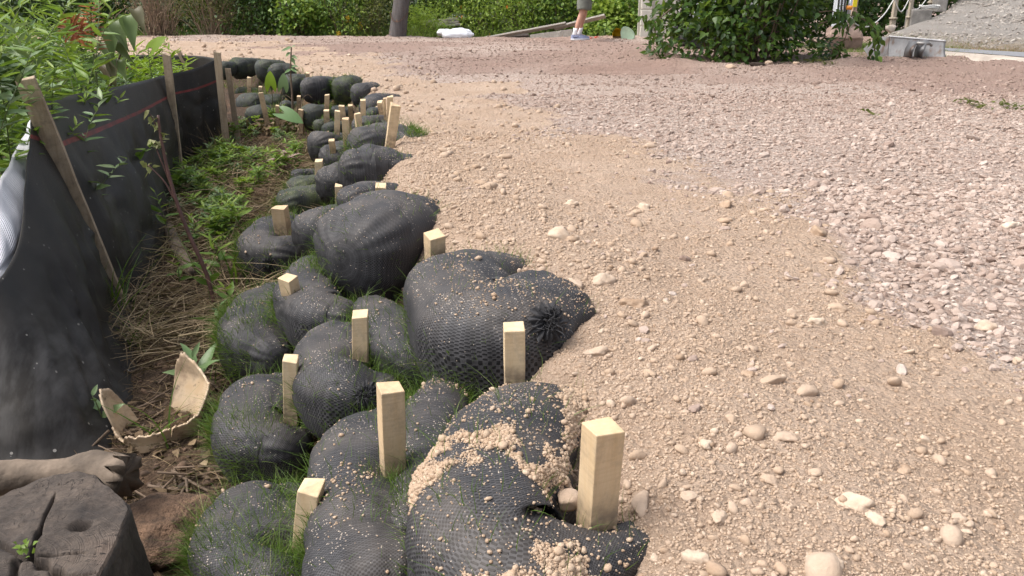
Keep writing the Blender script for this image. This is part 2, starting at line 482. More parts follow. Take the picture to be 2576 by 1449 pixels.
def build_ground():
    ys = np.concatenate((np.linspace(-4, 0.45, 24), 0.5 * (19.5 / 0.5) ** (np.arange(720) / 719.0), 19.6 * (600 / 19.6) ** (np.arange(1, 36) / 35.0)))
    core = np.linspace(-0.95, 0.85, 780)
    out = 0.0025 * np.cumsum(1.12 ** np.arange(70))
    w = np.concatenate(((core[0] - out)[::-1], core, core[-1] + out))
    X = w[None, :] * (np.maximum(ys, 0.2) + 0.35)[:, None]
    Y = np.repeat(ys[:, None], len(w), 1)
    Z = terrain(X, Y)
    sd = poly_sd(EDGE, X, Y); pk = poly_sd(PINKLINE, X, Y)
    p2 = np.column_stack((X.ravel(), Y.ravel()))
    jit = fbm(p2 * 1.5, 5, 4).reshape(X.shape)
    zone = sstep(-0.7, 0.7, pk / (0.16 + 0.07 * Y) + jit * 1.3)
    mud = sstep(-0.03, -0.16, sd)
    veg = sstep(17.8, 18.6, Y) * sstep(7.5, 5.5, X)
    g = at(2300, 130, 0)
    veg = np.maximum(veg, sstep(1.2, 0.7, np.hypot((X - g[0]) / 1.4, (Y - g[1] - 1.2) / 1.3)) * 0.8)
    red = sstep(0.05, 0.5, fbm(p2 * 0.35, 77, 4).reshape(X.shape) + 0.42 * sstep(4.5, 9, Y)) * 0.8
    red = np.maximum(red, 0.9 * trk(X, Y))
    V = np.column_stack((X.ravel(), Y.ravel(), Z.ravel()))
    o = mk('ground', V, grid_faces(len(ys), len(w)), M['ground'], origin=(0, 0, 0), attrs={'zone': zone.ravel(), 'mud': mud.ravel(), 'veg': veg.ravel(), 'red': red.ravel()})
    o['kind'] = 'structure'
build_ground()

# ------------------------------------------------------------------ stones
def ico(sub):
    import bmesh
    bm = bmesh.new(); bmesh.ops.create_icosphere(bm, subdivisions=sub, radius=1.0)
    V = np.array([v.co[:] for v in bm.verts]); F = np.array([[v.index for v in f.verts] for f in bm.faces]); bm.free()
    return V, F

ICO = {k: ico(k) for k in (1, 2, 3, 4)}

def stone_template(sub, angular, seed):
    V, F = ICO[sub]; r = np.random.default_rng(seed)
    k = 11
    N = r.normal(size=(k, 3)); N /= np.linalg.norm(N, axis=1)[:, None]
    D = r.uniform(0.62, 1.0, k)
    q = D[None] / np.maximum(V @ N.T, 0.05)
    if angular:
        rad = np.minimum(q.min(1), 1.15)
    else:
        rad = (np.minimum(q, 3) ** -6).sum(1) ** (-1 / 6)
        rad = np.minimum(rad, 1.1)
    rad = rad * (1 + 0.06 * vnoise(V * 2.2, seed))
    if sub == 1 and not angular:
        rad = 1 + 0.22 * vnoise(V * 1.7, seed)
    W = V * rad[:, None]
    W *= np.array((1.22, r.uniform(0.8, 1.05), r.uniform(0.5, 0.8) if angular else r.uniform(0.66, 0.95)))
    return W, F

TPL = {(s, a): [stone_template(s, a, 100 * s + 37 * a + i) for i in range(9)] for s in (1, 2, 3) for a in (0, 1)}

def sample_area(n, y0, y1, pad=0.9, slope=0.72):
    """even scatter over the trapezoid the place shows between two distances"""
    y = np.sqrt(rng.uniform(0, 1, n) * ((y1 + 0.9) ** 2 - (y0 + 0.9) ** 2) + (y0 + 0.9) ** 2) - 0.9
    x = rng.uniform(-1, 1, n) * (slope * y + pad)
    return x, y

def stones(name, x, y, r, sub, angular, mat, label=None, sink=0.25, z=None, flat=True, tint=None, smooth=None):
    n = len(x)
    if z is None: z = terrain(x, y)
    pos = np.column_stack((x, y, z + r * (0.62 - sink) * 0.6))
    a = rng.uniform(0, 2 * math.pi, n)
    tilt = rng.normal(0, 0.35, (n, 2))
    R = frames(np.column_stack((np.cos(a), np.sin(a), tilt[:, 0])), np.column_stack((tilt[:, 1], tilt[:, 0] * 0.5, np.ones(n))))
    tint = rng.beta(2, 2, n) if tint is None else tint
    which = rng.integers(0, 9, n)
    VV, FF, AA, off = [], [], [], 0
    for k in range(9):
        i = np.nonzero(which == k)[0]
        if not len(i): continue
        V0, F0 = TPL[(sub, angular)][k]
        sc = r[i, None] * rng.uniform(0.8, 1.2, (len(i), 3))
        V, F = instances(V0, F0, pos[i], R[i], sc)
        VV.append(V); FF.append(F + off); AA.append(np.repeat(tint[i], len(V0))); off += len(V)
    return np.concatenate(VV), np.concatenate(FF), np.concatenate(AA)

def stuff_mesh(name, parts, mat, label=None, smooth=True):
    VV, FF, AA, off = [], [], [], 0
    for V, F, A in parts:
        VV.append(V); FF.append(F + off); AA.append(A); off += len(V)
    o = mk(name, np.concatenate(VV), np.concatenate(FF), mat, origin=(0, 0, 0), smooth=smooth, attrs={'tint': np.concatenate(AA)})
    o['kind'] = 'stuff'
    return o

def pk_sd(x, y): return poly_sd(PINKLINE, x, y) / (0.16 + 0.07 * y) + 1.3 * fbm(np.column_stack((x, y)) * 1.5, 5, 4)

parts = []
for y0, y1, n, sub, rm in ((1.3, 3.4, 34000, 2, 0.0070), (3.4, 7.0, 60000, 1, 0.0072), (7.0, 12.5, 40000, 1, 0.0080), (12.5, 18.0, 20000, 1, 0.010)):
    x, y = sample_area(n, y0, y1)
    d = pk_sd(x, y); sd = poly_sd(EDGE, x, y)
    clump = fbm(np.column_stack((x, y)) * 1.1, 301, 3)
    keep = (rng.uniform(size=n) < np.clip(0.5 + d * 1.2, 0.015, 1) * np.clip(0.85 + 1.1 * clump, 0.22, 1) * (1 - .85 * trk(x, y))) & (sd > 0.12)
    x, y = x[keep], y[keep]
    r = rm * np.exp(rng.normal(0, 0.42, len(x)))
    parts.append(stones('g', x, y, np.minimum(r, 0.036), sub, 1, None, sink=0.30, tint=np.clip(rng.beta(2, 2, len(x)) - 0.40 * sstep(4.5, 9, y), 0, 1)))
tag(stuff_mesh('gravel', parts, M['pink_stone'], smooth=False), 'pinkish crushed stone spread over the far and right side of the drive', 'gravel')

parts = []
for y0, y1, n, sub, rm, sg, cut in ((0.75, 2.1, 160000, 1, 0.0018, 0.40, .02), (2.1, 4.8, 110000, 1, 0.0029, 0.45, .03), (0.75, 2.6, 6500, 2, 0.0048, 0.50, .03), (2.6, 5.5, 4500, 2, 0.0075, 0.5, .03),
                              (5.5, 12.0, 12000, 1, 0.010, 0.5, .05), (0.75, 4.5, 340, 3, 0.0140, 0.42, .035), (12., 18.0, 6000, 1, 0.020, 0.4, .05)):
    x, y = sample_area(n, y0, y1, 0.6)
    d = pk_sd(x, y); sd = poly_sd(EDGE, x, y)
    nearbag = np.exp(-((sd - 0.12) / 0.32) ** 2)
    clump = fbm(np.column_stack((x, y)) * 1.6, 401, 3)
    keep = (rng.uniform(size=n) < np.clip(0.5 - d * 1.2, 0.0, 1) * np.clip(0.30 + 0.75 * nearbag + 1.0 * clump, 0.06, 1)) & (sd > -0.17)
    x, y = x[keep], y[keep]
    r = np.minimum(rm * np.exp(rng.normal(0, sg, len(x))), cut)
    parts.append(stones('p', x, y, r, sub, int(sub == 3), None, sink=0.5 if sub == 3 else 0.2, tint=np.clip(rng.beta(3, 3, len(x)) - 0.04, 0, 1)))
tag(stuff_mesh('soil_pebbles', parts, M['tan_stone']), 'tan soil crumbs and rounded pebbles beside the bag wall', 'pebbles')

COBBLES = [(1600, 785, 32, 0.05, 'brown rough cobble in the tan soil right of the bag with the gathered end'),
           (2060, 585, 24, 0.2, 'smooth ochre cobble lying on the border of tan soil and pink gravel'),
           (1225, 480, 20, 0.3, 'angular tan rock standing alone on the soil beyond the second stake'),
           (1520, 728, 28, 0.75, 'pale blocky rock just behind the bag with the gathered end'),
           (1440, 735, 26, 0.7, 'pale broad stone touching the back of the bag with the gathered end'),
           (2480, 815, 30, 0.85, 'cream rounded boulder in the pink gravel at the right edge'),
           (2545, 565, 26, 0.95, 'whitish flat cobble high at the right edge of the pink gravel'),
           (2150, 1292, 44, .88, 'large white wedge shaped rock, biggest stone on the tan soil'),
           (1810, 1320, 26, 0.85, 'smooth cream egg shaped pebble right of the end of the front bag'),
           (1745, 1425, 34, 0.8, 'long pale rock at the bottom edge of the picture beside the front bag'),
           (1738, 1270, 24, 0.7, 'round tan stone beside the tallest front stake'),
           (2195, 1335, 22, .85, 'small white tapered stone just below the large white wedge rock'),
           (1970, 1130, 26, 0.6, 'tan rough clod in the soil up slope of the large white wedge rock'),
           (1775, 1140, 22, 0.9, 'flat pointed pale slab sticking out of the tan soil'),
           (1935, 1225, 22, 0.5, 'orange tan rounded stone left of the large white wedge rock'),
           (2060, 800, 24, 0.85, 'white rounded stone at the near tip of the pink gravel'),
           (1620, 515, 20, 0.9, 'pale wedge shaped stone alone in the middle of the tan soil'),
           (1440, 505, 16, 0.8, 'small pale upright stone left of the pale wedge on the tan soil'),
           (1825, 510, 20, 0.1, 'dark ochre clod at the upper corner of the tan soil'),
           (2070, 1450, 40, 0.9, 'big pale boulder cut by the bottom edge of the picture'),
           (2275, 1185, 18, 0.05, 'dark brown pebble in the soil at lower right'),
           (1880, 955, 20, 0.1, 'ochre brown pebble beside the soil heap in the middle'),
           (1500, 890, 26, 0.7, 'tan stone lying against the gathered bag end'),
           (2110, 760, 26, 0.45, 'blocky tan rock where the pink gravel meets the soil'),
           (2410, 1310, 20, 0.75, 'round tan pebble right of the large white wedge rock')]
for i, (u, v, rp, t, lab) in enumerate(COBBLES):
    p = at(u, v, 0.015)
    z = float(terrain(p[0:1], p[1:2])[0])
    r = rp / FPX * depth(p)
    V0, F0 = stone_template(4, 0 if i % 4 else 1, 900 + i)
    V0 = V0 * (1, .95, .85) * (1 + 0.26 * fbm(V0 * 1.8, i, 3) + 0.05 * fbm(V0 * 7, i + 3, 3))[:, None]
    V0 = rot_z(V0, i * 1.3) * r * 0.95
    o = mk('cobble', V0 + (p[0], p[1], z + r * 0.12), F0, M['tan_stone'], attrs={'tint': np.full(len(V0), t)})
    tag(o, lab, 'rock', 'larger stones lying on the drive')

# ------------------------------------------------------------------ filled mesh bags
def catmull(P, n):
    P = np.asarray(P, float)
    Q = np.concatenate((2 * P[:1] - P[1:2], P, 2 * P[-1:] - P[-2:-1]))
    out = []
    m = len(P) - 1
    for t in np.linspace(0, m, n):
        i = min(int(t), m - 1); f = t - i
        p0, p1, p2, p3 = Q[i], Q[i + 1], Q[i + 2], Q[i + 3]
        out.append(0.5 * (2 * p1 + (p2 - p0) * f + (2 * p0 - 5 * p1 + 4 * p2 - p3) * f * f + (3 * p1 - p0 - 3 * p2 + p3) * f ** 3))
    return np.array(out)

BAGS = []       # (spine samples with radius, verts, faces, normals) for grass and crumbs

def bag_geo(ctrl, seed, ns=64, nr=52, nc=12):
    S = catmull(ctrl, nr)
    P, R = S[:, :3], np.maximum(S[:, 3], 0.008)
    T = np.gradient(P, axis=0); T /= np.linalg.norm(T, axis=1)[:, None]
    ph = np.linspace(0, 1, nc, endpoint=False) * math.pi / 2
    capA = [(P[0] - T[0] * R[0] * 0.95 * math.cos(f), T[0], R[0] * max(math.sin(f), 0.003)) for f in ph]
    capB = [(P[-1] + T[-1] * R[-1] * 0.95 * math.cos(f), T[-1], R[-1] * max(math.sin(f), 0.003)) for f in ph[::-1]]
    Pc = np.array([c[0] for c in capA] + list(P) + [c[0] for c in capB])
    Tc = np.array([c[1] for c in capA] + list(T) + [c[1] for c in capB])
    Rc = np.array([c[2] for c in capA] + list(R) + [c[2] for c in capB])
    n = len(Pc)
    Sd = np.cross(Tc, (0, 0, 1.0)); Sd /= np.linalg.norm(Sd, axis=1)[:, None]
    Up = np.cross(Sd, Tc)
    a = np.linspace(0, 2 * math.pi, ns + 1)
    ca, sa = np.cos(a), np.sin(a)
    cx = np.sign(ca) * np.abs(ca) ** 0.82 * 1.08; cz = np.sign(sa) * np.abs(sa) ** 0.80 * np.where(sa > 0, 0.90, 1.5)
    D = cx[None, :, None] * Sd[:, None, :] + cz[None, :, None] * Up[:, None, :]
    V = Pc[:, None, :] + Rc[:, None, None] * D
    rm = float(np.mean(R))
    q = V.reshape(-1, 3)
    q[::] = q
    nz = 0.115 * fbm(q * (0.55 / rm), seed, 2) + 0.035 * fbm(q * (1.6 / rm), seed + 5, 2)
    nz = nz - 0.05 * (1 - np.abs(fbm(q * (1.1 / rm), seed + 9, 2))) ** 9
    # gathers running out of each end, soft cross folds where the tube bends
    L = np.concatenate(([0], np.cumsum(np.linalg.norm(np.diff(Pc, axis=0), axis=1))))
    endd = np.minimum(L, L[-1] - L) / rm
    gather = 0.030 * np.sin(a * 13 + 2.2 * math.sin(seed))[None, :] * np.exp(-((endd - 0.5) / 0.5) ** 2)[:, None]
    fold = 0.022 * np.sin(L / rm * 7.0 + 1.5 * np.sin(a[:, None] * 2 + seed).T.repeat(1, 0).ravel()[:1])[:, None] * (0.5 + 0.5 * np.sin(a * 2 + seed))[None, :]
    amp = nz.reshape(n, ns + 1) + gather + fold
    amp[:, -1] = amp[:, 0]
    V = V + (Rc * 1.0)[:, None, None] * amp[..., None] * D
    V[:, -1] = V[:, 0]
    uv = np.stack((np.repeat(L[:, None], ns + 1, 1), np.repeat((a / (2 * math.pi) * 2 * math.pi * rm)[None], n, 0)), -1)
    return V.reshape(-1, 3), grid_faces(n, ns + 1), uv.reshape(-1, 2), S, (n, ns + 1)

STK = []        # stakes: base point, top point, width, yaw  (filled below, used to dent the bags)

def gathered_end(parent, p, d, r, seed):
    """the tied, frayed end of the tube: a ruffled rosette with loose threads"""
    d = np.asarray(d, float) / np.linalg.norm(d)
    R = frames(d[None])[0]
    g = np.random.default_rng(seed)
    nr, na = 9, 72
    a = np.linspace(0, 2 * math.pi, na, endpoint=False)
    V = []
    for k in range(nr):
        f = k / (nr - 1)
        rad = r * (0.12 + 0.95 * f) * (1 + 0.18 * f * np.sin(a * 11 + seed) + 0.10 * f * np.sin(a * 23 + 2 * seed))
        h = r * (0.55 * math.sin(f * 2.4) * (1 - 0.55 * f) + 0.22 * f * np.sin(a * 17 + 3 * f))
        V.append(np.column_stack((np.cos(a) * rad, h, np.sin(a) * rad)))
    V = np.concatenate(V) @ R.T + p
    mb = MB(); mb.add(V, grid_faces(nr, na, True))
    for i in range(90):
        b = rng.normal(size=3); b /= np.linalg.norm(b); b = b * 0.8 + d * 0.7
        s = p + d * r * 0.25 + g.normal(size=3) * r * 0.35
        b2 = g.normal(size=3) * 0.5
        add_tube(mb, [s, s + b * r * 0.35, s + b * r * 0.55 + b2 * r * 0.25], [r * .035, r * .03, r * .015], 4)
    return mb.build('gathered_end', M['netdark'], parent)

m = Nd('frayed_black_mesh'); m.set(Base_Color=m.mix(m.noise(m.geo(), 300.0), (0.012, 0.012, 0.014), (0.045, 0.045, 0.05)), Roughness=0.8)
M['netdark'] = m.m

BAG_T = [
 # upper row, against the soil
 ('u', -0.035, [(1455, 1015, 62), (1315, 1090, 130), (1232, 1270, 172), (1275, 1460, 195), (1450, 1440, 125), (1590, 1392, 80)], 'net', 'big front bag strewn with tan soil, pierced by the tallest bright stake'),
 ('u', -0.02, [(1330, 668, 34), (1225, 690, 64), (1125, 742, 96), (1185, 845, 110), (1290, 858, 128), (1395, 825, 108)], 'net', 'folded two lobed bag whose tied frayed end faces the soil'),
 ('u', -0.05, [(1060, 556, 58), (990, 588, 96), (918, 622, 100)], 'net', 'large round bulging bag behind the folded two lobed one'),
 ('u', -0.05, [(1015, 490, 20), (935, 497, 33), (893, 506, 32)], 'net', 'small flat bag squeezed behind the large round bulging bag, stake standing in it'),
 ('u', -0.05, [(1020, 422, 28), (950, 422, 48), (908, 425, 42)], 'net', 'smooth ribbed bag in front of the bag with the tall leaning stake'),
 ('u', -0.05, [(1045, 365, 24), (980, 357, 37), (925, 364, 36)], 'net', 'bag fringed with grass carrying the tall leaning stake'),
 ('u', -0.04, [(1030, 318, 11), (960, 312, 19), (915, 318, 20)], 'net', 'long thin bag directly behind the tall leaning stake'),
 ('u', -0.05, [(960, 286, 10), (938, 288, 12)], 'net_far', 'tiny stub of bag wedged beneath the pair of close stakes'),
 ('u', -0.05, [(990, 254, 15), (952, 260, 21), (932, 270, 20)], 'net', 'sloping dark bag where the wall starts to curve, below the mossy ones'),
 ('u', -0.05, [(938, 224, 14), (910, 233, 20)], 'net', 'blue black bag half buried in soil next to the mossy bag'),
 ('u', -0.05, [(890, 211, 14), (866, 219, 19)], 'net_moss', 'yellow green mossy bag at the bend of the wall'),
 ('u', -0.05, [(842, 210, 15), (804, 218, 24), (780, 220, 23)], 'net', 'plump dark bag left of the mossy one at the bend'),
 ('u', -0.05, [(760, 205, 12), (737, 212, 17)], 'net_far', 'dark bag just right of the bare sapling stem'),
 ('u', -0.05, [(724, 181, 14), (697, 182, 15)], 'net_far', 'grey bag just left of the bare sapling stem'),
 ('u', -0.05, [(705, 168, 11), (665, 171, 15)], 'net_far', 'greenish long bag second from the far end of the top row'),
 ('u', -0.05, [(648, 160, 9), (600, 166, 14)], 'net_far', 'dark green bag at the far end of the top row'),
 ('u', -0.05, [(580, 168, 9), (560, 171, 11)], 'net_far', 'last bag showing behind the fence end'),
 # middle row
 ('m', -0.19, [(980, 1060, 48), (922, 1150, 100), (910, 1300, 112), (925, 1480, 122)], 'net', 'long speckled bag running to the bottom edge, stake at its upper end'),
 ('m', -0.14, [(1135, 970, 46), (1092, 1060, 66), (1065, 1180, 66), (1055, 1340, 62)], 'net', 'narrow dusty bag pressed between the big front bag and the long speckled bag'),
 ('m', -0.18, [(955, 848, 36), (845, 872, 66), (815, 955, 68), (880, 1002, 72), (972, 1008, 42)], 'net', 'curled bag with a stake standing in its notch and a frayed end'),
 ('m', -0.16, [(930, 775, 36), (975, 840, 58), (1052, 925, 58)], 'net', 'slanting bag under the folded two lobed bag'),
 ('m', -0.19, [(865, 662, 34), (788, 682, 46), (765, 762, 58), (800, 806, 56), (862, 816, 42)], 'net', 'crumpled bag with a sandy bald patch on its nose'),
 ('m', -0.17, [(838, 555, 34), (799, 580, 46)], 'net', 'egg shaped bag left of the large round bulging bag'),
 ('m', -0.16, [(868, 440, 28), (842, 457, 33)], 'net', 'smooth bag left of the ribbed one, stake at its foot'),
 ('m', -0.16, [(882, 374, 22), (846, 396, 29)], 'net', 'grey bag holding the upright weathered stake'),
 ('m', -0.20, [(848, 355, 20), (811, 362, 27)], 'net', 'round dark bag with a small leaning stake, at the back of the weedy ditch'),
 ('m', -0.18, [(888, 690, 26), (910, 716, 32)], 'net', 'small shaded bag tucked below the large round bulging bag'),
 ('m', -0.19, [(858, 322, 12), (832, 326, 14)], 'net_far', 'low weathered bag at the foot of two close stakes'),
 ('m', -0.19, [(825, 312, 9), (806, 316, 11)], 'net_moss', 'mossy little bag with grass at the ditch edge'),
 ('m', -0.19, [(815, 283, 14), (786, 288, 18)], 'net_far', 'wide dark bag under the plump dark bag'),
 ('m', -0.19, [(875, 284, 10), (846, 284, 12)], 'net_far', 'low bag between two short stakes in the middle row'),
 ('m', -0.19, [(880, 249, 13), (852, 250, 17)], 'net_far', 'grey bag beneath the mossy bag at the bend'),
 # lowest row, on the ditch floor
 ('l', -0.34, [(745, 1255, 52), (655, 1310, 98), (640, 1420, 122), (725, 1530, 130)], 'net', 'broad front bag beside the stump, cut open at the stake'),
 ('l', -0.34, [(722, 975, 44), (648, 1022, 70), (635, 1110, 70), (720, 1135, 60)], 'net', 'grassy curled bag beside the broken pot'),
 ('l', -0.34, [(700, 735, 38), (658, 790, 60), (640, 868, 68), (690, 905, 44)], 'net', 'long dusty bag in the lowest row with a heap of sand at its end'),
 ('l', -0.34, [(728, 560, 32), (678, 600, 44), (652, 645, 44), (715, 652, 46)], 'net', 'tee shaped bag with a torn black hole and bright grass'),
 ('l', -0.31, [(812, 470, 20), (755, 480, 24)], 'net_moss', 'green dusted bag with a clump of grass beside a tall stake'),
 ('l', -0.31, [(802, 506, 26), (735, 516, 28)], 'net_moss', 'flat green grey bag above the tee shaped bag'),
 ('l', -0.33, [(786, 440, 13), (753, 444, 16)], 'net', 'half hidden bag beside the mauve leaved weed'),
 ('l', -0.36, [(652, 258, 16), (629, 265, 20)], 'net_far', 'brownish round bag at the end of the ditch by the fence'),
 ('l', -0.36, [(662, 288, 16), (650, 292, 18)], 'net_far', 'ball like brown bag below the brownish round one'),
 ('l', -0.36, [(710, 258, 14), (680, 263, 17)], 'net_far', 'dark bag behind the arrow shaped leaf'),
 ('l', -0.34, [(642, 234, 9), (610, 236, 12)], 'net_moss', 'grass edged low bag beside the last fence post'),
 ('l', -0.34, [(605, 203, 8), (587, 205, 10)], 'net_far', 'small dark bag with a stone on its side, near the fence end'),
 ('l', -0.34, [(652, 207, 10), (622, 208, 12)], 'net_far', 'flat bag behind the first far stake'),
 ('l', -0.34, [(640, 186, 8), (620, 187, 9)], 'net_far', 'shadowed bag beneath the dark green far bag'),
 ('l', -0.34, [(748, 266, 9), (718, 268, 10)], 'net_far', 'low bag crossed by a pale dry twig'),
]
STAKE_T = [   # base u, v, top-centre u, v, width px, z of the foot, yaw deg, label
 (1502, 1288, 1518, 1070, 84, 0.015, 24, 'tallest bright stake in front, soil on its top, a dug hole at its foot'),
 (1294, 948, 1293, 822, 55, 0.02, 4, 'square stake in front of the tied frayed bag end'),
 (988, 1162, 982, 975, 62, -0.10, 22, 'clean tall stake at the top of the long speckled bag'),
 (768, 1378, 783, 1225, 58, -0.25, -8, 'stake leaning right out of the cut open front bag'),
 (733, 1018, 731, 900, 38, -0.24, 5, 'stake between the grassy curled bag and the curled bag with the frayed end'),
 (907, 895, 906, 790, 41, -0.11, 5, 'stake in the notch of the curled bag'),
 (735, 752, 724, 699, 38, -0.16, -28, 'twisted stake showing two faces, left of the crumpled bag'),
 (855, 693, 855, 632, 27, -0.13, 10, 'thin stake half hidden by the large round bulging bag'),
 (1094, 640, 1093, 592, 46, 0.06, 32, 'short square stake between the round bulging bag and the folded bag'),
 (711, 573, 703, 519, 36, -0.25, -6, 'stake leaning left on the tee shaped bag'),
 (958, 487, 958, 466, 28, 0.02, 4, 'stub of a stake barely rising behind the large round bulging bag'),
 (853, 510, 852, 466, 19, -0.13, 6, 'stake behind the left shoulder of the round bulging bag'),
 (804, 460, 802, 403, 20, -0.24, 4, 'brown tall stake beside the green dusted bag'),
 (838, 380, 834, 352, 15, -0.11, 4, 'small leaning stake on the round dark bag'),
 (983, 352, 995, 265, 26, 0.02, 14, 'tall leaning stake in the bag fringed with grass'),
 (874, 376, 869, 299, 18, -0.09, 5, 'upright weathered stake on the grey bag'),
 (848, 332, 849, 278, 14, -0.13, 6, 'tall thin stake second from the weathered one'),
 (905, 337, 899, 284, 16, -0.08, 25, 'stake with two pale faces behind the upright weathered one'),
 (981, 294, 981, 244, 17, 0.02, 10, 'upright stake just behind the tall leaning one'),
 (969, 291, 967, 247, 8, 0.02, 10, 'thin slat close beside the upright stake'),
 (959, 274, 955, 255, 14, 0.01, -8, 'short tilted brown stake left of the upright stake'),
 (914, 300, 913, 251, 14, -0.06, 8, 'orange brown stake in front of the sloping dark bag'),
 (863, 296, 859, 266, 15, -0.12, 6, 'reddish stake with a split side in the middle row'),
 (822, 301, 821, 278, 14, -0.12, 6, 'short red brown block stake on the wide dark bag'),
 (882, 278, 881, 264, 12, -0.10, 4, 'stubby pale stake by a leafy sprig'),
 (822, 272, 823, 239, 12, -0.12, 6, 'pale stake leaning right before the plump dark bag'),
 (752, 259, 752, 242, 10, -0.15, 4, 'tiny pale stake near the white twig'),
 (758, 299, 757, 275, 12, -0.22, -10, 'light stake at the left end of the wide dark bag'),
 (698, 289, 698, 265, 9, -0.26, 4, 'orange stake beside the drooping arrow leaf'),
 (668, 289, 656, 233, 12, -0.26, 6, 'leaning brown stake driven into the ball like bag'),
 (655, 232, 655, 218, 9, -0.25, 4, 'stake right behind the leaning brown one'),
 (627, 221, 627, 195, 10, -0.24, 8, 'first far stake, with a square pale face'),
 (644, 195, 641, 173, 9, -0.24, -10, 'far stake leaning left under the greenish long bag'),
 (582, 192, 580, 173, 9, -0.24, 4, 'far stake right against the last fence post'),
 (774, 198, 774, 183, 10, 0.03, 6, 'far stake rising from the soil right of the bare sapling'),
 (867, 199, 867, 186, 9, 0.03, 6, 'far stake behind the mossy bag at the bend'),
 (891, 391, 889, 374, 8, -0.10, 6, 'chip of a stake between the ribbed bag and the grey bag'),
]
for bu, bv, tu, tv, w, z, yaw, lab in STAKE_T:
    b = at(bu, bv, z); t = at_y(tu, tv, b[1] - 0.02)
    STK.append((b, t, 0.92 * w / FPX * depth(b), math.radians(-yaw), lab))

CURLED = (1, 19, 21, 32, 33, 34, 35)
ENDS = {1: ((1390, 828), 'c'), 19: ((935, 1002), 'c'), 35: ((665, 665), 'c'), 0: None}
for i, (row, z, ctrl, mat, lab) in enumerate(BAG_T):
    C = []
    cu, cv = sum(c[0] for c in ctrl) / len(ctrl), sum(c[1] for c in ctrl) / len(ctrl)
    pull, fat = (0.80, 1.29) if i in CURLED else (0.92, 1.21)
    if i == 0: pull, fat = 0.92, 1.10
    if i in (3, 4, 5, 6, 8, 9, 22, 23, 24, 25, 38): pull, fat = 1.06, 1.36
    if mat != 'net': fat *= 1.38
    if 9 <= i <= 16 : z += 0.03
    for u, v, rp in ctrl:
        u, v, rp = cu + (u - cu) * pull, cv + (v - cv) * pull, rp * fat
        p = at(u, v, z); C.append((*p, rp / FPX * depth(p)))
    near = ctrl[0][1] > 330
    V, F, uv, S, sh = bag_geo(C, 20 + i, 72 if near else 40, 60 if near else 30, 12 if near else 8)
    for b, t, w, yaw, _ in STK:              # the cloth is pushed down where a stake goes through
        d = np.hypot(V[:, 0] - b[0], V[:, 1] - b[1])
        V[:, 2] -= np.where(V[:, 2] > S[:, 2].mean() - 0.02, 0.028 * np.exp(-(d / (0.75 * w + 0.012)) ** 2), 0)
    if i == 0:                               # hole dug beside the tallest stake
        h = at(1432, 1255, 0.03)
        d = np.hypot((V[:, 0] - h[0]), (V[:, 1] - h[1]) * 0.8)
        V[:, 2] -= 0.055 * np.exp(-(d / 0.035) ** 4)
    if i == 32:
        h = at(722, 1358, -0.24)
        d = np.hypot((V[:, 0] - h[0]) * 0.7, (V[:, 1] - h[1]) * 1.1)
        V[:, 2] -= 0.05 * np.exp(-(d / 0.034) ** 4)
    o = mk('mesh_bag', V, F, M[mat], uv=uv)
    tag(o, lab, 'sandbag', 'filled black mesh bags stacked as a stepped wall')
    BAGS.append((i, S, V, F, sh, near))
    if i in (1, 19, 35):
        (eu, ev), _ = ENDS[i]
        y0 = {1: -0.022, 19: -0.15, 35: -0.33}[i]
        # the spot of the bag skin seen at that photo point
        d = ray(eu, ev); rel = V - np.array((0, 0, CAMH)); k = rel @ d / (d @ d)
        off = np.linalg.norm(rel - k[:, None] * d, axis=1)
        c = np.nonzero(off < 0.02)[0]; j = c[np.argmin(k[c])]
        nrm = V[j] - S[np.argmin(((S[:, :3] - V[j]) ** 2).sum(1)), :3]
        gathered_end(o, V[j] + 0.0 * nrm, nrm, 0.042 if i == 1 else 0.03, i + 3)

for k, (b, t, w, yaw, lab) in enumerate(STK):
    ax = t - b; L = np.linalg.norm(ax); ax /= L
    g = np.random.default_rng(k)
    nz = 7
    zs = np.concatenate((np.linspace(-0.13, L, nz),))
    mb = []
    R = frames(np.array([[math.sin(yaw), math.cos(yaw), 0.0]]))[0]
    X = R[:, 0] - ax * (R[:, 0] @ ax); X /= np.linalg.norm(X); Y = np.cross(ax, X)
    w2 = w * (0.92 if w < 0.03 else 1.0)
    V = []
    for q in zs:
        e = w2 / 2 * (1 + g.normal(0, 0.012))
        top = q == zs[-1]
        for sx, sy in ((-1, -1), (1, -1), (1, 1), (-1, 1)):
            V.append(b + ax * (q + (g.normal(0, 0.085) * w2 if top else 0)) + X * sx * e + Y * sy * e * 0.95)
    F = grid_faces(nz, 4, True)
    cap = np.array([[(nz - 1) * 4 + j for j in range(4)]])
    V = np.array(V)
    # stand the block on its own axis so the grain follows it
    o = mk('wooden_stake', V, [F, cap], M['pine'], origin=b, smooth=False)
    bevel(o, 0.0018, 2)
    tag(o, lab, 'stake', 'wooden stakes driven through the mesh bags')

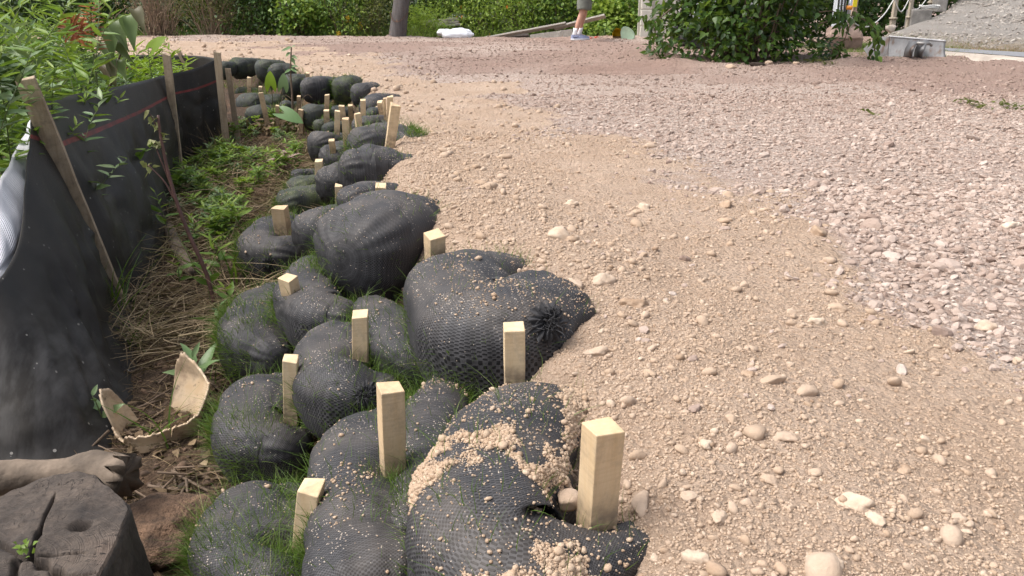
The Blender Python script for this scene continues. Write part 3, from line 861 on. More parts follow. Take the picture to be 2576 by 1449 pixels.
# ------------------------------------------------------------------ soil crumbs caught on the bags, grass sprouting through and between them
def bag_points(n, idx=None):
    """random points on the bag skins: position, normal, bag number"""
    Ps, Ns, Bs = [], [], []
    for i, S, V, F, sh, near in BAGS:
        if idx is not None and i not in idx: continue
        A, B, C, D = (V[F[:, k]] for k in range(4))
        nr = np.cross(C - A, D - B); ar = np.linalg.norm(nr, axis=1); nr = nr / (ar[:, None] + 1e-12)
        dist = max(0.8, depth(S[:, :3].mean(0)))
        m = int(n * ar.sum() / dist ** 1.1)
        f = rng.choice(len(F), m, p=ar / ar.sum())
        s, t = rng.uniform(size=(2, m, 1))
        P = (A[f] * (1 - s) + B[f] * s) * (1 - t) + (D[f] * (1 - s) + C[f] * s) * t
        c = S[np.argmin(((S[None, ::4, :3] - P[:, None]) ** 2).sum(-1), 1) * 4, :3]
        nn = nr[f]; sg = np.sign(((P - c) * nn).sum(1)); sg[sg == 0] = 1
        Ps.append(P); Ns.append(nn * sg[:, None]); Bs.append(np.full(m, i))
    return np.concatenate(Ps), np.concatenate(Ns), np.concatenate(Bs)

def gap_to_others(P, B):
    """how far each point is from the nearest skin of another bag (negative = inside it)"""
    best = np.full(len(P), 1e3)
    for i, S, V, F, sh, near in BAGS:
        m = B != i
        if not m.any(): continue
        Q = P[m]
        d = np.linalg.norm(Q[:, None] - S[None, ::3, :3], axis=2) - S[None, ::3, 3]
        best[m] = np.minimum(best[m], d.min(1))
    return best

P, N, B = bag_points(46000)
P0, N0, B0 = bag_points(420000, (0,))
P, N, B = np.concatenate((P, P0)), np.concatenate((N, N0)), np.concatenate((B, B0))
gap = gap_to_others(P, B)
zt = terrain(P[:, 0], P[:, 1])
ok = (gap > 0.002) & (P[:, 2] > zt - 0.005)
P, N, B, gap = P[ok], N[ok], B[ok], gap[ok]
big = fbm(P * 7.0, 500, 4)
dusty = np.isin(B, (0, 1, 17, 18, 32))
soily = np.isin(B, (0,))
sdp = poly_sd(EDGE, P[:, 0], P[:, 1])
pr = np.clip(sstep(0.15, 0.85, N[:, 2]) * (0.02 + 1.1 * np.clip(big + np.where(soily, 0.10, np.where(dusty, -0.16, -0.30)), 0, 1)), 0, 1)
pr = np.where(soily, sstep(0.15, .7, N[:, 2]) * (sstep(0.10, 0.24, big + 0.10 * fbm(P * 30, 510, 3)) * .9 + .012), pr)
pr = np.maximum(pr, sstep(-0.05, 0.14, sdp) * sstep(0.2, 0.8, N[:, 2]) * 0.55)
k = rng.uniform(size=len(P)) < pr
Q = P[k]; nQ = N[k]
r = np.minimum(0.00125 * np.exp(rng.normal(0, 0.55, len(Q))), 0.009)
V, F, A = stones('c', Q[:, 0], Q[:, 1], r, 1, 0, None, z=Q[:, 2] + r * 0.2)
tag(stuff_mesh('soil_crumbs', [(V, F, A)], M['crumb']), 'loose crumbs of tan soil scattered over the black bags', 'soil')

def blades(P, D, L, W, bend, ns=4):
    """thin grass blades: one ribbon each, curving over"""
    n = len(P)
    S = np.cross(D, rng.normal(size=(n, 3))); S /= np.linalg.norm(S, axis=1)[:, None] + 1e-9
    Bd = rng.normal(size=(n, 3)); Bd[:, 2] = -0.35; Bd *= bend[:, None]
    V = np.zeros((n, ns + 1, 2, 3))
    for j in range(ns + 1):
        t = j / ns
        c = P + D * (L * t)[:, None] + Bd * (L * t * t)[:, None]
        w = W * (1 - t) ** 0.7 * 0.5 if j < ns else W * 0.06
        V[:, j, 0] = c - S * w[:, None]; V[:, j, 1] = c + S * w[:, None]
    f = np.array([(2 * j, 2 * j + 1, 2 * j + 3, 2 * j + 2) for j in range(ns)])
    F = f[None] + (np.arange(n) * 2 * (ns + 1))[:, None, None]
    return V.reshape(-1, 3), F.reshape(-1, 4), 2 * (ns + 1)

P, N, B = bag_points(90000)
gap = gap_to_others(P, B)
zt = terrain(P[:, 0], P[:, 1])
ok = (gap > -0.004) & (P[:, 2] > zt - 0.01) & (N[:, 2] > -0.55)
P, N, B, gap = P[ok], N[ok], B[ok], gap[ok]
lush = np.isin(B, (32, 33, 34, 35, 5, 36, 37, 10, 28, 42, 38))
patch = np.clip(fbm(P * 5.5, 600, 4) + 0.10, 0, 1)
g2 = np.clip(fbm(P * 16.0, 640, 2) + 0.35, 0, 1)
pr = np.exp(-np.maximum(gap, 0) / 0.028) * (0.2 + 1.8 * patch) * 0.8 + 0.006 + 0.10 * patch * g2
side = np.exp(-(N[:, 2] / 0.45) ** 2)
leftf = np.clip(-N[:, 0] * 0.8 + 0.2, 0, 1)
pr = pr + np.where(lush, 0.55 * side * leftf * g2 + 0.40 * patch * g2, 0)
pr = pr + np.where((B == 5) & (P[:, 0] > -.62), .35, 0)
pr[np.isin(B, (0, 1, 2, 3, 17))] *= 0.45
edge = sstep(0.10, -0.02, np.abs(P[:, 2] - terrain(P[:, 0], P[:, 1])) - 0.0) * sstep(0.0, 0.1, poly_sd(EDGE, P[:, 0], P[:, 1]))
pr = pr + 0.10 * edge * patch
k = rng.uniform(size=len(P)) < pr
P, N, B = P[k], N[k], B[k]
D = N * 0.5 + np.array((0, 0, 1.0)) * 0.75 + rng.normal(0, 0.28, P.shape); D /= np.linalg.norm(D, axis=1)[:, None]
dist = np.maximum(1.0, np.array([depth(p) for p in P]))
L = rng.uniform(0.020, 0.062, len(P)) * np.where(np.isin(B, (5, 35, 36, 33)), 1.25, 1.0)
W = np.full(len(P), 0.0014) * np.clip(dist / 2.0, 1, 2.6)
# grass rooted in the soil between the bags
gx = rng.uniform(-5, .3, 60000); gy = rng.uniform(1.0, 11.5, 60000)
gs = poly_sd(EDGE, gx, gy)
kk = (gs > -.62) & (gs < -.06) & (rng.uniform(size=60000) < np.clip(.45 + 1.3 * fbm(np.column_stack((gx, gy)) * 2.2, 650, 3), .05, 1))
gx, gy = gx[kk], gy[kk]
G = np.column_stack((gx, gy, terrain(gx, gy)))
GD = np.column_stack((rng.normal(0, .35, (len(G), 2)), np.ones(len(G)))); GD /= np.linalg.norm(GD, axis=1)[:, None]
P = np.concatenate((P, G)); N = np.concatenate((N, np.zeros_like(G))); D = np.concatenate((D, GD))
L = np.concatenate((L, rng.uniform(.03, .09, len(G)))); W = np.concatenate((W, .0016 * np.clip(gy / 2.0, 1, 3)))
V, F, m = blades(P - N * 0.003, D, L, W, rng.uniform(0.1, 0.7, len(P)))
o = mk('grass_sprouts', V, F, M['grass'], origin=(0, 0, 0), attrs={'tint': np.repeat(np.clip(rng.normal(0.55, 0.2, len(P)), 0, 0.95), m)})
tag(o, 'thin green grass sprouting through and between the black bags', 'grass', kind='stuff')

# ------------------------------------------------------------------ silt fence
def fabric_mat():
    m = Nd('silt_fence_fabric'); p = m.geo()
    uv = m.n('ShaderNodeUVMap').outputs[0]
    s = m.n('ShaderNodeSeparateXYZ'); m.put(s.inputs[0], uv)
    w1 = m.math('SINE', m.math('MULTIPLY', s.outputs[0], 1400.0)); w2 = m.math('SINE', m.math('MULTIPLY', s.outputs[1], 1400.0))
    weave = m.math('MULTIPLY', w1, w2)
    n = m.noise(p, 5.0, 5.0)
    c = m.mix(m.map(n, 0.35, 0.7), (0.014, 0.0135, 0.013), (0.032, 0.028, 0.023))
    c = m.mix(m.map(weave, -0.5, 0.8, 0.0, 0.5), c, (0.045, 0.044, 0.046))
    dz = m.noise(m.scale(p, (1, 1, 0.4)), 30.0, 5.0, 0.7)
    pz = m.n('ShaderNodeSeparateXYZ'); m.put(pz.inputs[0], p)
    low = m.map(pz.outputs[2], -0.46, 0.15, 1.0, 0.35)
    c = m.mix(m.math('MULTIPLY', m.map(dz, 0.55, 0.8, 0.0, 0.18), low), c, (0.11, 0.097, 0.08))
    cell = m.n('ShaderNodeTexVoronoi'); cell.inputs['Scale'].default_value = 55.0; m.put(cell.inputs['Vector'], p)
    cs = m.n('ShaderNodeSeparateColor'); m.put(cs.inputs[0], cell.outputs['Color'])
    spk = m.math('MULTIPLY', m.math('GREATER_THAN', cs.outputs[0], 0.87), m.math('LESS_THAN', cell.outputs['Distance'], m.math('MULTIPLY', cs.outputs[1], 0.26)))
    c = m.mix(m.math('MULTIPLY', spk, low), c, (0.36, 0.34, 0.31))
    # glossy sheen low on the near panel, painted into the colour as pale streaks
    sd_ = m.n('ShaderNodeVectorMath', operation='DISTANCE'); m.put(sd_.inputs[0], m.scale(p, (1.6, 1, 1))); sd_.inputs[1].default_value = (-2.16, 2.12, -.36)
    pale_sheen = m.math('MULTIPLY', m.map(sd_.outputs['Value'], .10, .36, 1.0, 0.0), m.map(m.noise(m.scale(p, (22, 7, 5)), 1.0, 5.0, .65), .40, .68))
    c = m.mix(m.math('MULTIPLY', pale_sheen, .38), c, (0.25, 0.245, 0.245))
    st = m.math('LESS_THAN', m.math('ABSOLUTE', m.math('SUBTRACT', s.outputs[1], 0.80)), 0.011)
    c = m.mix(m.math('MULTIPLY', st, m.map(m.noise(p, 12.0, 3.0), .3, .6, .25, .75)), c, (0.24, 0.035, 0.035))
    m.set(Base_Color=c, Roughness=0.46, Specular_IOR_Level=0.22, Normal=m.bump(m.math('ADD', m.math('MULTIPLY', weave, .5), m.noise(p, 60.0, 4.0)), 0.3, 0.003))
    return m.m
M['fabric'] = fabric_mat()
m = Nd('lit_fabric_back')  # turned-over black fabric; light reflected off it is put into the pale colour
uvs = m.n('ShaderNodeSeparateXYZ'); m.put(uvs.inputs[0], m.n('ShaderNodeUVMap').outputs[0])
ln = m.math('MULTIPLY_ADD', m.math('SINE', m.math('MULTIPLY', uvs.outputs[0], 900.0)), 0.5, 0.5)
m.set(Base_Color=m.mix(ln, (0.60, 0.61, 0.66), (0.86, 0.87, 0.92)), Roughness=0.4, Normal=m.bump(ln, 0.6, 0.004))
M['lit_back'] = m.m

def cloth(name, cols, mat, parent, nv=36, per=16, bulge=0.0, seed=0, skirt=0.0, shear=0.0):
    """hanging sheet through a list of (bottom point, top point) columns"""
    Bt = catmull([c[0] for c in cols], per * (len(cols) - 1) + 1)
    Tp = catmull([c[1] for c in cols], per * (len(cols) - 1) + 1)
    n = len(Bt); t = np.linspace(0, 1, nv)
    V = Bt[:, None] * (1 - t)[None, :, None] + Tp[:, None] * t[None, :, None]
    d = np.gradient(Bt, axis=0); d[:, 2] = 0; d /= np.linalg.norm(d, axis=1)[:, None] + 1e-9
    nrm = np.column_stack((d[:, 1], -d[:, 0], np.zeros(n)))
    L = np.concatenate(([0], np.cumsum(np.linalg.norm(np.diff(Bt, axis=0), axis=1))))
    H = np.linalg.norm(Tp - Bt, axis=1)
    q = np.stack((np.repeat(L[:, None], nv, 1), np.repeat(t[None], n, 0) * H[:, None], np.zeros((n, nv))), -1).reshape(-1, 3)
    f = 0.034 * fbm(q * 2.6, seed, 3) + 0.042 * fbm(q * (9.0, 2.0, 1), seed + 3, 3) + 0.008 * fbm(q * 16, seed + 4, 3) - 0.02 * (1 - np.abs(fbm(q * 3.2, seed + 8, 2))) ** 10
    f = f.reshape(n, nv) * np.sin(np.clip(t * 1.1 + 0.12, 0, 1) * math.pi * 0.95)[None] + bulge * np.sin(t * math.pi)[None]
    f = f + skirt * (np.clip(0.22 - t, 0, 1) / 0.22)[None] ** 2
    V = V + f[..., None] * nrm[:, None, :]
    uv = np.stack((np.repeat(L[:, None], nv, 1), np.repeat(t[None], n, 0) + shear * L[:, None]), -1)
    o = mk(name, V.reshape(-1, 3), grid_faces(n, nv), mat, parent, uv=uv.reshape(-1, 2))
    s = o.modifiers.new('thickness', 'SOLIDIFY'); s.thickness = 0.0025
    return o

def col(b, t, dy=0.0, z=-0.47):
    p = at(b[0], b[1], z)
    return p, at_y(t[0], t[1], p[1] + dy)

fb = at(300, 790, -0.46)
fence = thing('silt_fence', fb, 'sagging black fabric silt fence with a red stripe on leaning wooden stakes', 'fence')
cA, cB, cC = col((306, 800), (82, 250), 0.05), col((455, 425), (425, 186)), col((572, 392), (549, 147))
mid = lambda a, b, f: (a[0] * (1 - f) + b[0] * f, a[1] * (1 - f) + b[1] * f - np.array((0, 0, 0.02)))
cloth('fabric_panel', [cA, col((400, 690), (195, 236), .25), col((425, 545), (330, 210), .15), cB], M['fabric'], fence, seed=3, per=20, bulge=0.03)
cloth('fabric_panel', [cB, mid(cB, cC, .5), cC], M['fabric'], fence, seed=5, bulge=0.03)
cD = col((480, 300), (440, 138)); cD = (np.array((cC[0][0] - 0.62, cC[0][1] + 1.5, -0.46)), at_y(455, 139, cC[0][1] + 1.5))
cE = (cD[0] + np.array((-1.6, 0.9, 0)), cD[1] + np.array((-1.6, 0.9, -0.05)))
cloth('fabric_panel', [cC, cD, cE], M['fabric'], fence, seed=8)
lc = [col((303, 800), (84, 256), 0.04), col((312, 930), (68, 410), 0.10), col((290, 1025), (58, 560), 0.14), col((245, 1105), (28, 662), 0.16), col((178, 1178), (-40, 745), 0.16), col((10, 1215), (-170, 850), 0.16)]
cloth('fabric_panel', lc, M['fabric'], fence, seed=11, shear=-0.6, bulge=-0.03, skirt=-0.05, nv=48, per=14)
def flap_pt(u, v, y): return at_y(u, v, y)
fl = []
for (a, b, y) in (((70, 300), (78, 300), 3.02), ((46, 362), (66, 420), 2.82), ((12, 425), (62, 560), 2.58), ((-24, 500), (36, 660), 2.36), ((-80, 600), (-10, 712), 2.25), ((-190, 700), (-110, 800), 2.1)):
    fl.append((flap_pt(*a, y + 0.10), flap_pt(*b, y)))
cloth('turned_over_flap', fl, M['lit_back'], fence, seed=21, nv=16, per=14, bulge=-0.02)

def post(name, b, t, w, th, mat, parent=None, yaw=0.0, org=None, sub=9, rough=0.02, seed=0):
    g = np.random.default_rng(seed)
    ax = t - b; L = np.linalg.norm(ax); ax /= L
    X = np.array((math.cos(yaw), math.sin(yaw), 0)); X -= ax * (X @ ax); X /= np.linalg.norm(X); Y = np.cross(ax, X)
    V = []
    for q in np.linspace(0, L, sub):
        e = 1 + g.normal(0, rough)
        for sx, sy in ((-1, -1), (1, -1), (1, 1), (-1, 1)):
            tip = g.normal(0, 0.12) * w if q == L else 0
            V.append(b + ax * (q + tip) + X * sx * w / 2 * e + Y * sy * th / 2 * e + X * g.normal(0, rough * 0.2) * w)
    F = grid_faces(sub, 4, True)
    o = mk(name, np.array(V), [F, np.array([[3, 2, 1, 0]]), np.array([[(sub - 1) * 4 + j for j in range(4)]])], mat, parent, b if parent is None else None, smooth=False)
    return bevel(o, min(w, th) * 0.08, 2)

def fstake(bu, bv, tu, tv, wpx, yaw, k, dy=0.0, near=0.0):
    y = at(bu, bv, -0.46)[1] + near; b = at_y(bu, bv, y); b[2] -= .08; t = at_y(tu, tv, y + dy)
    return post('stake', b, t, wpx / FPX * depth(b), 0.022, M['oldwood'], fence, yaw, seed=k)
fstake(322, 800, 62, 195, 40, 0.25, 1, -0.10)
fstake(452, 440, 419, 138, 18, 0.1, 2, 0.0, -.09)
fstake(572, 395, 546, 131, 16, 0.1, 3, 0.0, -.09)
t = at_y(573, 172, cC[0][1] + .45); post('stake', np.array((t[0] + .02, t[1], -.5)), t, 0.045, 0.022, M['oldwood'], fence, 0.2, seed=4)
b = cD[0]; post('stake', b, at_y(449, 128, b[1]), 0.04, 0.022, M['oldwood'], fence, 0.2, seed=5)

# ------------------------------------------------------------------ leaves and plants
def leaf_geo(kind='lance', n=6, fold=0.25, droop=0.25, cup=0.0):
    t = np.linspace(0, 1, n + 1)
    if kind == 'lance': w = np.sin(math.pi * t ** 0.75) ** 0.9
    elif kind == 'ovate': w = np.sin(math.pi * t ** 0.6) * (1 - 0.25 * t); w = w / w.max()
    else: w = np.sin(math.pi * np.clip(t * 0.97 + 0.03, 0, 1)) ** 0.6
    V = np.zeros((n + 1, 3, 3))
    z = -droop * t * t + 0.02 * np.sin(t * 9)
    V[:, 0] = np.column_stack((-w / 2, t, z + fold * w / 2 * 0.5)); V[:, 1] = np.column_stack((0 * t, t, z)); V[:, 2] = np.column_stack((w / 2, t, z + fold * w / 2 * 0.5))
    return V.reshape(-1, 3), grid_faces(n + 1, 3)

def sagittate():
    """arrowhead leaf, y along the midrib, tip at +1, two lobes behind"""
    out = [(0, 1.0), (0.16, 0.82), (0.30, 0.55), (0.38, 0.22), (0.40, -0.05), (0.36, -0.32), (0.26, -0.46), (0.17, -0.30), (0.09, -0.10), (0, 0.0)]
    V = [(0, 0.5, 0.0), (0, 0.02, 0.0)]
    R = [(x, y, 0.12 * x - 0.14 * max(y, 0) ** 2 - 0.25 * min(y, 0) ** 2) for x, y in out]
    Lf = [(-x, y, z) for x, y, z in R]
    V += R + Lf
    F = []
    for o in (2, 2 + len(out)):
        for k in range(len(out) - 1):
            F.append((0 if k < 4 else 1, o + k, o + k + 1) if o == 2 else (0 if k < 4 else 1, o + k + 1, o + k))
        F.append((0, o + 4, 1) if o == 2 else (0, 1, o + 4))
    return np.array(V, float), np.array(F)

LEAF = {k: leaf_geo(k) for k in ('lance', 'ovate', 'strap')}
LEAF['broad'] = leaf_geo('ovate', 9, 0.9, 0.5)

def put_leaves(kind, P, D, L, W, N=None, tint=None):
    V0, F0 = LEAF[kind]
    n = len(P)
    if N is None: N = np.array((0, 0, 1.0)) + rng.normal(0, 0.35, (n, 3))
    R = frames(np.asarray(D, float), N)
    sc = np.column_stack((W, L, L))
    V, F = instances(V0, F0, np.asarray(P, float), R, sc)
    return V, F, np.repeat(np.full(n, 0.5) if tint is None else tint, len(V0))

def plant_parts(h, nl, L, W, kind='lance', lean=0.1, droop=0.1, seed=0, up=0.35, start=0.15, rad=0.004, branches=0, taper=0.45):
    """upright herb: stem path and leaves set round it; returns stem MB and leaf MB at the origin"""
    g = np.random.default_rng(seed)
    st, lf = MB(), MB()
    def shoot(base, d, h, nl, L, W, rad):
        n = 9; t = np.linspace(0, 1, n)
        c1, c2 = g.normal(0, lean, 2)
        P = base + np.outer(t * h, d) + np.column_stack((c1 * h * t ** 2, c2 * h * t ** 2, -0.06 * h * t ** 2)) + g.normal(0, 0.004 * h, (n, 3))
        add_tube(st, P, rad * (1 - 0.7 * t), 5)
        tt = np.clip(np.linspace(start, 1.0, nl) + g.normal(0, 0.02, nl), 0, 1)
        Q = np.column_stack([np.interp(tt, t, P[:, k]) for k in range(3)])
        a = np.arange(nl) * 2.4 + g.uniform(0, 6)
        D = np.column_stack((np.cos(a), np.sin(a), up + 0.6 * tt ** 3 + g.normal(0, 0.22, nl)))
        sz = (0.55 + 0.6 * np.sin(math.pi * np.clip(tt * taper * 1.6 + 0.15, 0, 1))) * g.uniform(0.75, 1.2, nl)
        V, F, A = put_leaves(kind, Q, D, L * sz, W * sz, tint=np.clip(0.42 + 0.42 * tt + g.normal(0, 0.13, nl), 0, 1))
        lf.add(V, F, A)
        return P
    P = shoot(np.zeros(3), np.array((0, 0, 1.0)), h, nl, L, W, rad)
    for k in range(branches):
        i = g.integers(2, 7); a = g.uniform(0, 6.28)
        shoot(P[i], np.array((math.cos(a) * .6, math.sin(a) * .6, .7)), h * g.uniform(.3, .55), max(4, nl // 2), L * .85, W * .85, rad * .6)
    return st, lf

def make_plant(name, label, cat, group, loc, mats=('stem', 'leaf'), **kw):
    st, lf = plant_parts(**kw)
    r = thing(name, (0, 0, 0), label, cat, group)
    st.build('stem', M[mats[0]], r); lf.build('leaves', M[mats[1]], r)
    r.location = tuple(loc)
    return r

def gz(x, y): return float(terrain(np.array([x]), np.array([y]))[0])

# weeds behind the fence
FX = lambda y: np.interp(y, [2.0, 3.13, 5.96, 6.6], [-1.45, -1.68, -2.52, -2.5])
protos = []
specs = [dict(h=1.18, nl=48, L=0.095, W=0.020, seed=1, branches=6), dict(h=1.08, nl=42, L=0.085, W=0.024, seed=2, branches=7), dict(h=1.25, nl=50, L=0.11, W=0.022, seed=3, branches=6), dict(h=0.98, nl=38, L=0.08, W=0.030, seed=4, branches=6, kind='ovate')]
spots = []
g = np.random.default_rng(5)
for y in np.concatenate((np.linspace(2.6, 6.8, 34), np.linspace(2.9, 7.2, 30), np.linspace(7.2, 9.0, 8))):
    x = FX(y) - g.uniform(0.12, 0.30) - g.uniform(0, 1) ** 1.2 * (0.30 + 0.16 * y)
    if y > 7: x = -3.4 - g.uniform(0.2, 2.2)
    spots.append((x, y + g.normal(0, 0.06)))
WEEDL = ['narrow leaved light green weed in the thicket behind the silt fence', 'small leaved green weed in the thicket behind the silt fence', 'long leaved bright weed in the thicket behind the silt fence', 'oval leaved weed in the thicket behind the silt fence']
for i, (x, y) in enumerate(spots):
    k = i % 4
    u = 1288 + FPX * x / (y * CP)
    s = g.uniform(0.88, 1.12)
    if u > 310: s *= 0.66
    elif u > 240: s *= 0.85
    if i < 4:
        o = make_plant('weed_plant', WEEDL[k], 'weed', 'leafy weeds behind the silt fence', (x, y, -0.47), mats=('stem', 'leaf' if k != 1 else 'leaf_grey'), **specs[k]); protos.append(o); o.scale = (s, s, s)
    else: copy_thing(protos[k], (x, y, -0.47), g.uniform(0, 6.28), s)

def at_b(u, v, z=-0.46): return at(u, v, z)
# bright low weeds against the back of the fence near the second fence stake
o = None
for i, (u, y) in enumerate([(345, 6.6), (372, 6.9), (395, 7.1), (408, 6.7), (360, 7.4)]):
    x = (u - 1288) / FPX * y * 0.95 / CP * CP
    if o is None: o = make_plant('bright_weed', 'sunlit yellow green weed behind the fence beside the second fence stake', 'weed', 'sunlit weeds by the second fence stake', (x, y, -0.46), mats=('stem', 'leaf_lit'), h=0.82, nl=30, L=0.13, W=0.022, seed=41, branches=3)
    else: copy_thing(o, (x, y, -0.46), i * 1.7, 0.9 + 0.06 * i)

def single(name, label, cat, stem, leaves, mats=('stem', 'leaf')):
    """plant from explicit stems [(points, radius)] and leaves [(kind, base, dir, normal, L, W, tint)] in world space"""
    b = stem[0][0][0]
    r = thing(name, b, label, cat)
    mb = MB()
    for P, R in stem: add_tube(mb, catmull(P, 14), np.linspace(R, R * 0.5, 14), 6)
    mb.build('stem', M[mats[0]], r)
    for k, (kind, p, d, n, L, W, t) in enumerate(leaves):
        V, F, A = put_leaves(kind, np.array([p]), np.array([d]), np.array([L]), np.array([W]), np.array([n], float), np.array([t]))
        mk('leaf', V, F, M[mats[1]], r, attrs={'tint': A})
    return r

LEAF['arrow'] = sagittate()
M['leaf_dogwood'] = leafmat('leaf_dogwood', [(0, (0.16, 0.075, 0.06)), (0.3, (0.10, 0.125, 0.055)), (0.6, (0.13, 0.20, 0.075)), (1, (0.26, 0.34, 0.12))], .45, .3)
# dogwood branch with large hanging leaves over the fence
y0 = 4.8
bp = [np.array((float(FX(4.9)) - .22, 4.95, -.46)), np.array((float(FX(4.9)) - .24, 4.95, .15)), at_y(312, 108, y0 + .05), at_y(300, 70, y0), at_y(255, 115, y0 - .1)]
lv = []
cam_n = np.array((0.15, -0.9, 0.45))
for (u, v, du, dv, L, W, t) in [(298, 48, 4, 60, 88, 46, .45), (318, 40, 18, 62, 92, 48, .62), (338, 24, 26, 42, 72, 36, .2), (282, 72, -6, 62, 82, 44, .7), (300, 95, 10, 60, 76, 42, .3), (262, 108, 14, 42, 66, 34, .5), (305, 150, 2, 48, 62, 34, .85), (290, 150, -14, 52, 74, 36, .25), (268, 160, 4, 50, 66, 32, .2)]:
    p = at_y(u, v, y0 - .1); q = at_y(u + du, v + dv, y0 - .22)
    lv.append(('broad', p, q - p, cam_n + rng.normal(0, .25, 3), L / FPX * y0 * .85, W / FPX * y0 * .85, t))
single('dogwood_sapling', 'sapling with large drooping oval veined leaves hanging over the fence top', 'sapling', [(bp, 0.008), ([bp[3], at_y(290, 45, y0), at_y(322, 14, y0)], 0.004)], lv, ('twig', 'leaf_dogwood'))
# red topped weed
rp = at_y(233, 230, 4.6); base = np.array((rp[0], 4.6, -0.46))
lv = []
for k in range(46):
    t = k / 45; v = 10 + 120 * (1 - t); p = at_y(228 + 8 * math.sin(k), v, 4.55)
    a = k * 2.4
    lv.append(('lance', p, (math.cos(a), math.sin(a) * 0.8, 0.35), (0, -.3, 1), 0.085 * (0.7 + 0.5 * (1 - t)), 0.020, rng.uniform(0.2, 0.9)))
for (u, v) in ((188, 62), (180, 78), (200, 72), (176, 66), (192, 85)):
    p = at_y(u, v, 4.4)
    for a in np.linspace(0, 6.28, 7)[:-1]:
        lv.append(('lance', p, (math.cos(a), -0.3, math.sin(a) * .8), (0, -1, .2), 0.075, 0.02, rng.uniform(0.1, 0.7)))
r = thing('red_topped_weed', base, 'weed with a red and orange leaf rosette at its top above the fence', 'weed')
mb = MB(); add_tube(mb, catmull([base, at_y(236, 140, 4.58), at_y(228, 5, 4.55)], 12), np.linspace(.006, .003, 12), 6); add_tube(mb, catmull([base, at_y(205, 130, 4.5), at_y(188, 72, 4.4)], 12), np.linspace(.006, .003, 12), 6)
mb.build('stem', M['stem'], r)
lm = MB()
for kind, p, d, n, L, W, t in lv:
    V, F, A = put_leaves(kind, np.array([p]), np.array([d], float), np.array([L]), np.array([W]), np.array([n], float), np.array([t])); lm.add(V, F, A)
lm.build('leaves', M['leaf_red'], r)
# arrow leaf plants
def arrow_plant(name, label, cat, base, leaves, mat):
    """leaves: (stalk end, direction to the tip, facing normal, length)"""
    stems = []; lvs = []
    for p, d, n, L, t in leaves:
        stems.append(([base, base * 0.45 + p * 0.55 + np.array((0, 0.02, 0.10)), p], 0.004))
        lvs.append(('arrow', p, d, n, L, L, t))
    return single(name, label, cat, stems, lvs, ('stem', mat))
p = at_y(40, 208, 3.3)
arrow_plant('arrow_leaf_plant', 'large blue green arrow shaped leaf at the left edge above the first fence stake', 'plant', np.array((p[0] - .1, 3.4, -.46)), [(p, (-0.35, -0.1, 0.45), (0.25, -0.85, 0.5), 0.17, .35), (at_y(-40, 330, 3.2), (-.6, -.3, .2), (0, -.6, .8), 0.15, .2)], 'leaf_dark')
p1, p2, p3 = at_y(681, 215, 6.6), at_y(712, 218, 6.75), at_y(715, 285, 6.45)
base = at(690, 312, -0.44)
r = arrow_plant('arrow_leaf_plant', 'arrow leaf plant with one glowing yellow green leaf beside the bags', 'plant', base, [(p1, (0, 0.05, 1), (0.1, -1, .15), 0.115, .9), ], 'leaf_lit')
V0, F0 = LEAF['arrow']
for p, d, n, L, t in ((p2, (0.1, 0.1, 0.8), (0.4, -.7, .6), 0.11, .8), (p3, (0.75, -.2, -.28), (.1, -.6, .8), 0.17, .5)):
    mb = MB(); add_tube(mb, catmull([base, (base + p) / 2 + np.array((.02, 0, .06)), p], 10), .004, 6); mb.build('stem', M['stem'], r)
    V, F, A = put_leaves('arrow', np.array([p]), np.array([d], float), np.array([L]), np.array([L]), np.array([n], float), np.array([t]))
    mk('leaf', V, F, M['leaf_grey'], r, attrs={'tint': A})
# bright single leaf above the fence
p = at_y(383, 120, 6.2); single('leafy_shoot', 'single bright arrow leaf rising above the fence near the second stake', 'plant', [([np.array((p[0] - .05, 6.3, -.46)), at_y(375, 150, 6.2), p], .004)], [('arrow', p, (0.65, -.1, 0.5), (-.3, -.9, .5), 0.14, 0.14, .9)], ('stem', 'leaf_lit'))

# bare sapling by the far bags
b = at(737, 305, -0.3); yb = b[1]
st = [([b, at_y(735, 240, yb), at_y(731, 180, yb), at_y(733, 118, yb)], 0.011), ([at_y(735, 250, yb), at_y(715, 240, yb), at_y(705, 272, yb)], .004), ([at_y(736, 275, yb), at_y(770, 240, yb), at_y(786, 247, yb)], .004), ([at_y(733, 200, yb), at_y(712, 172, yb)], .004)]
lv = []
for (u, v, du, dv) in [(733, 118, -18, 6), (733, 120, 4, -6), (730, 122, -26, 3), (734, 140, 10, 4), (733, 145, 8, 14), (732, 172, 12, 6), (732, 175, -12, 4), (733, 168, 14, -4), (731, 132, -8, 4)]:
    p = at_y(u, v, yb); q = at_y(u + du, v + dv, yb - .05); lv.append(('lance', p, q - p, (0, -.6, .7), 0.085, .032, rng.uniform(.3, .8)))
single('bare_sapling', 'thin bare sapling with a few leaves at its tip among the far bags', 'sapling', st, lv, ('twig', 'leaf_grey'))
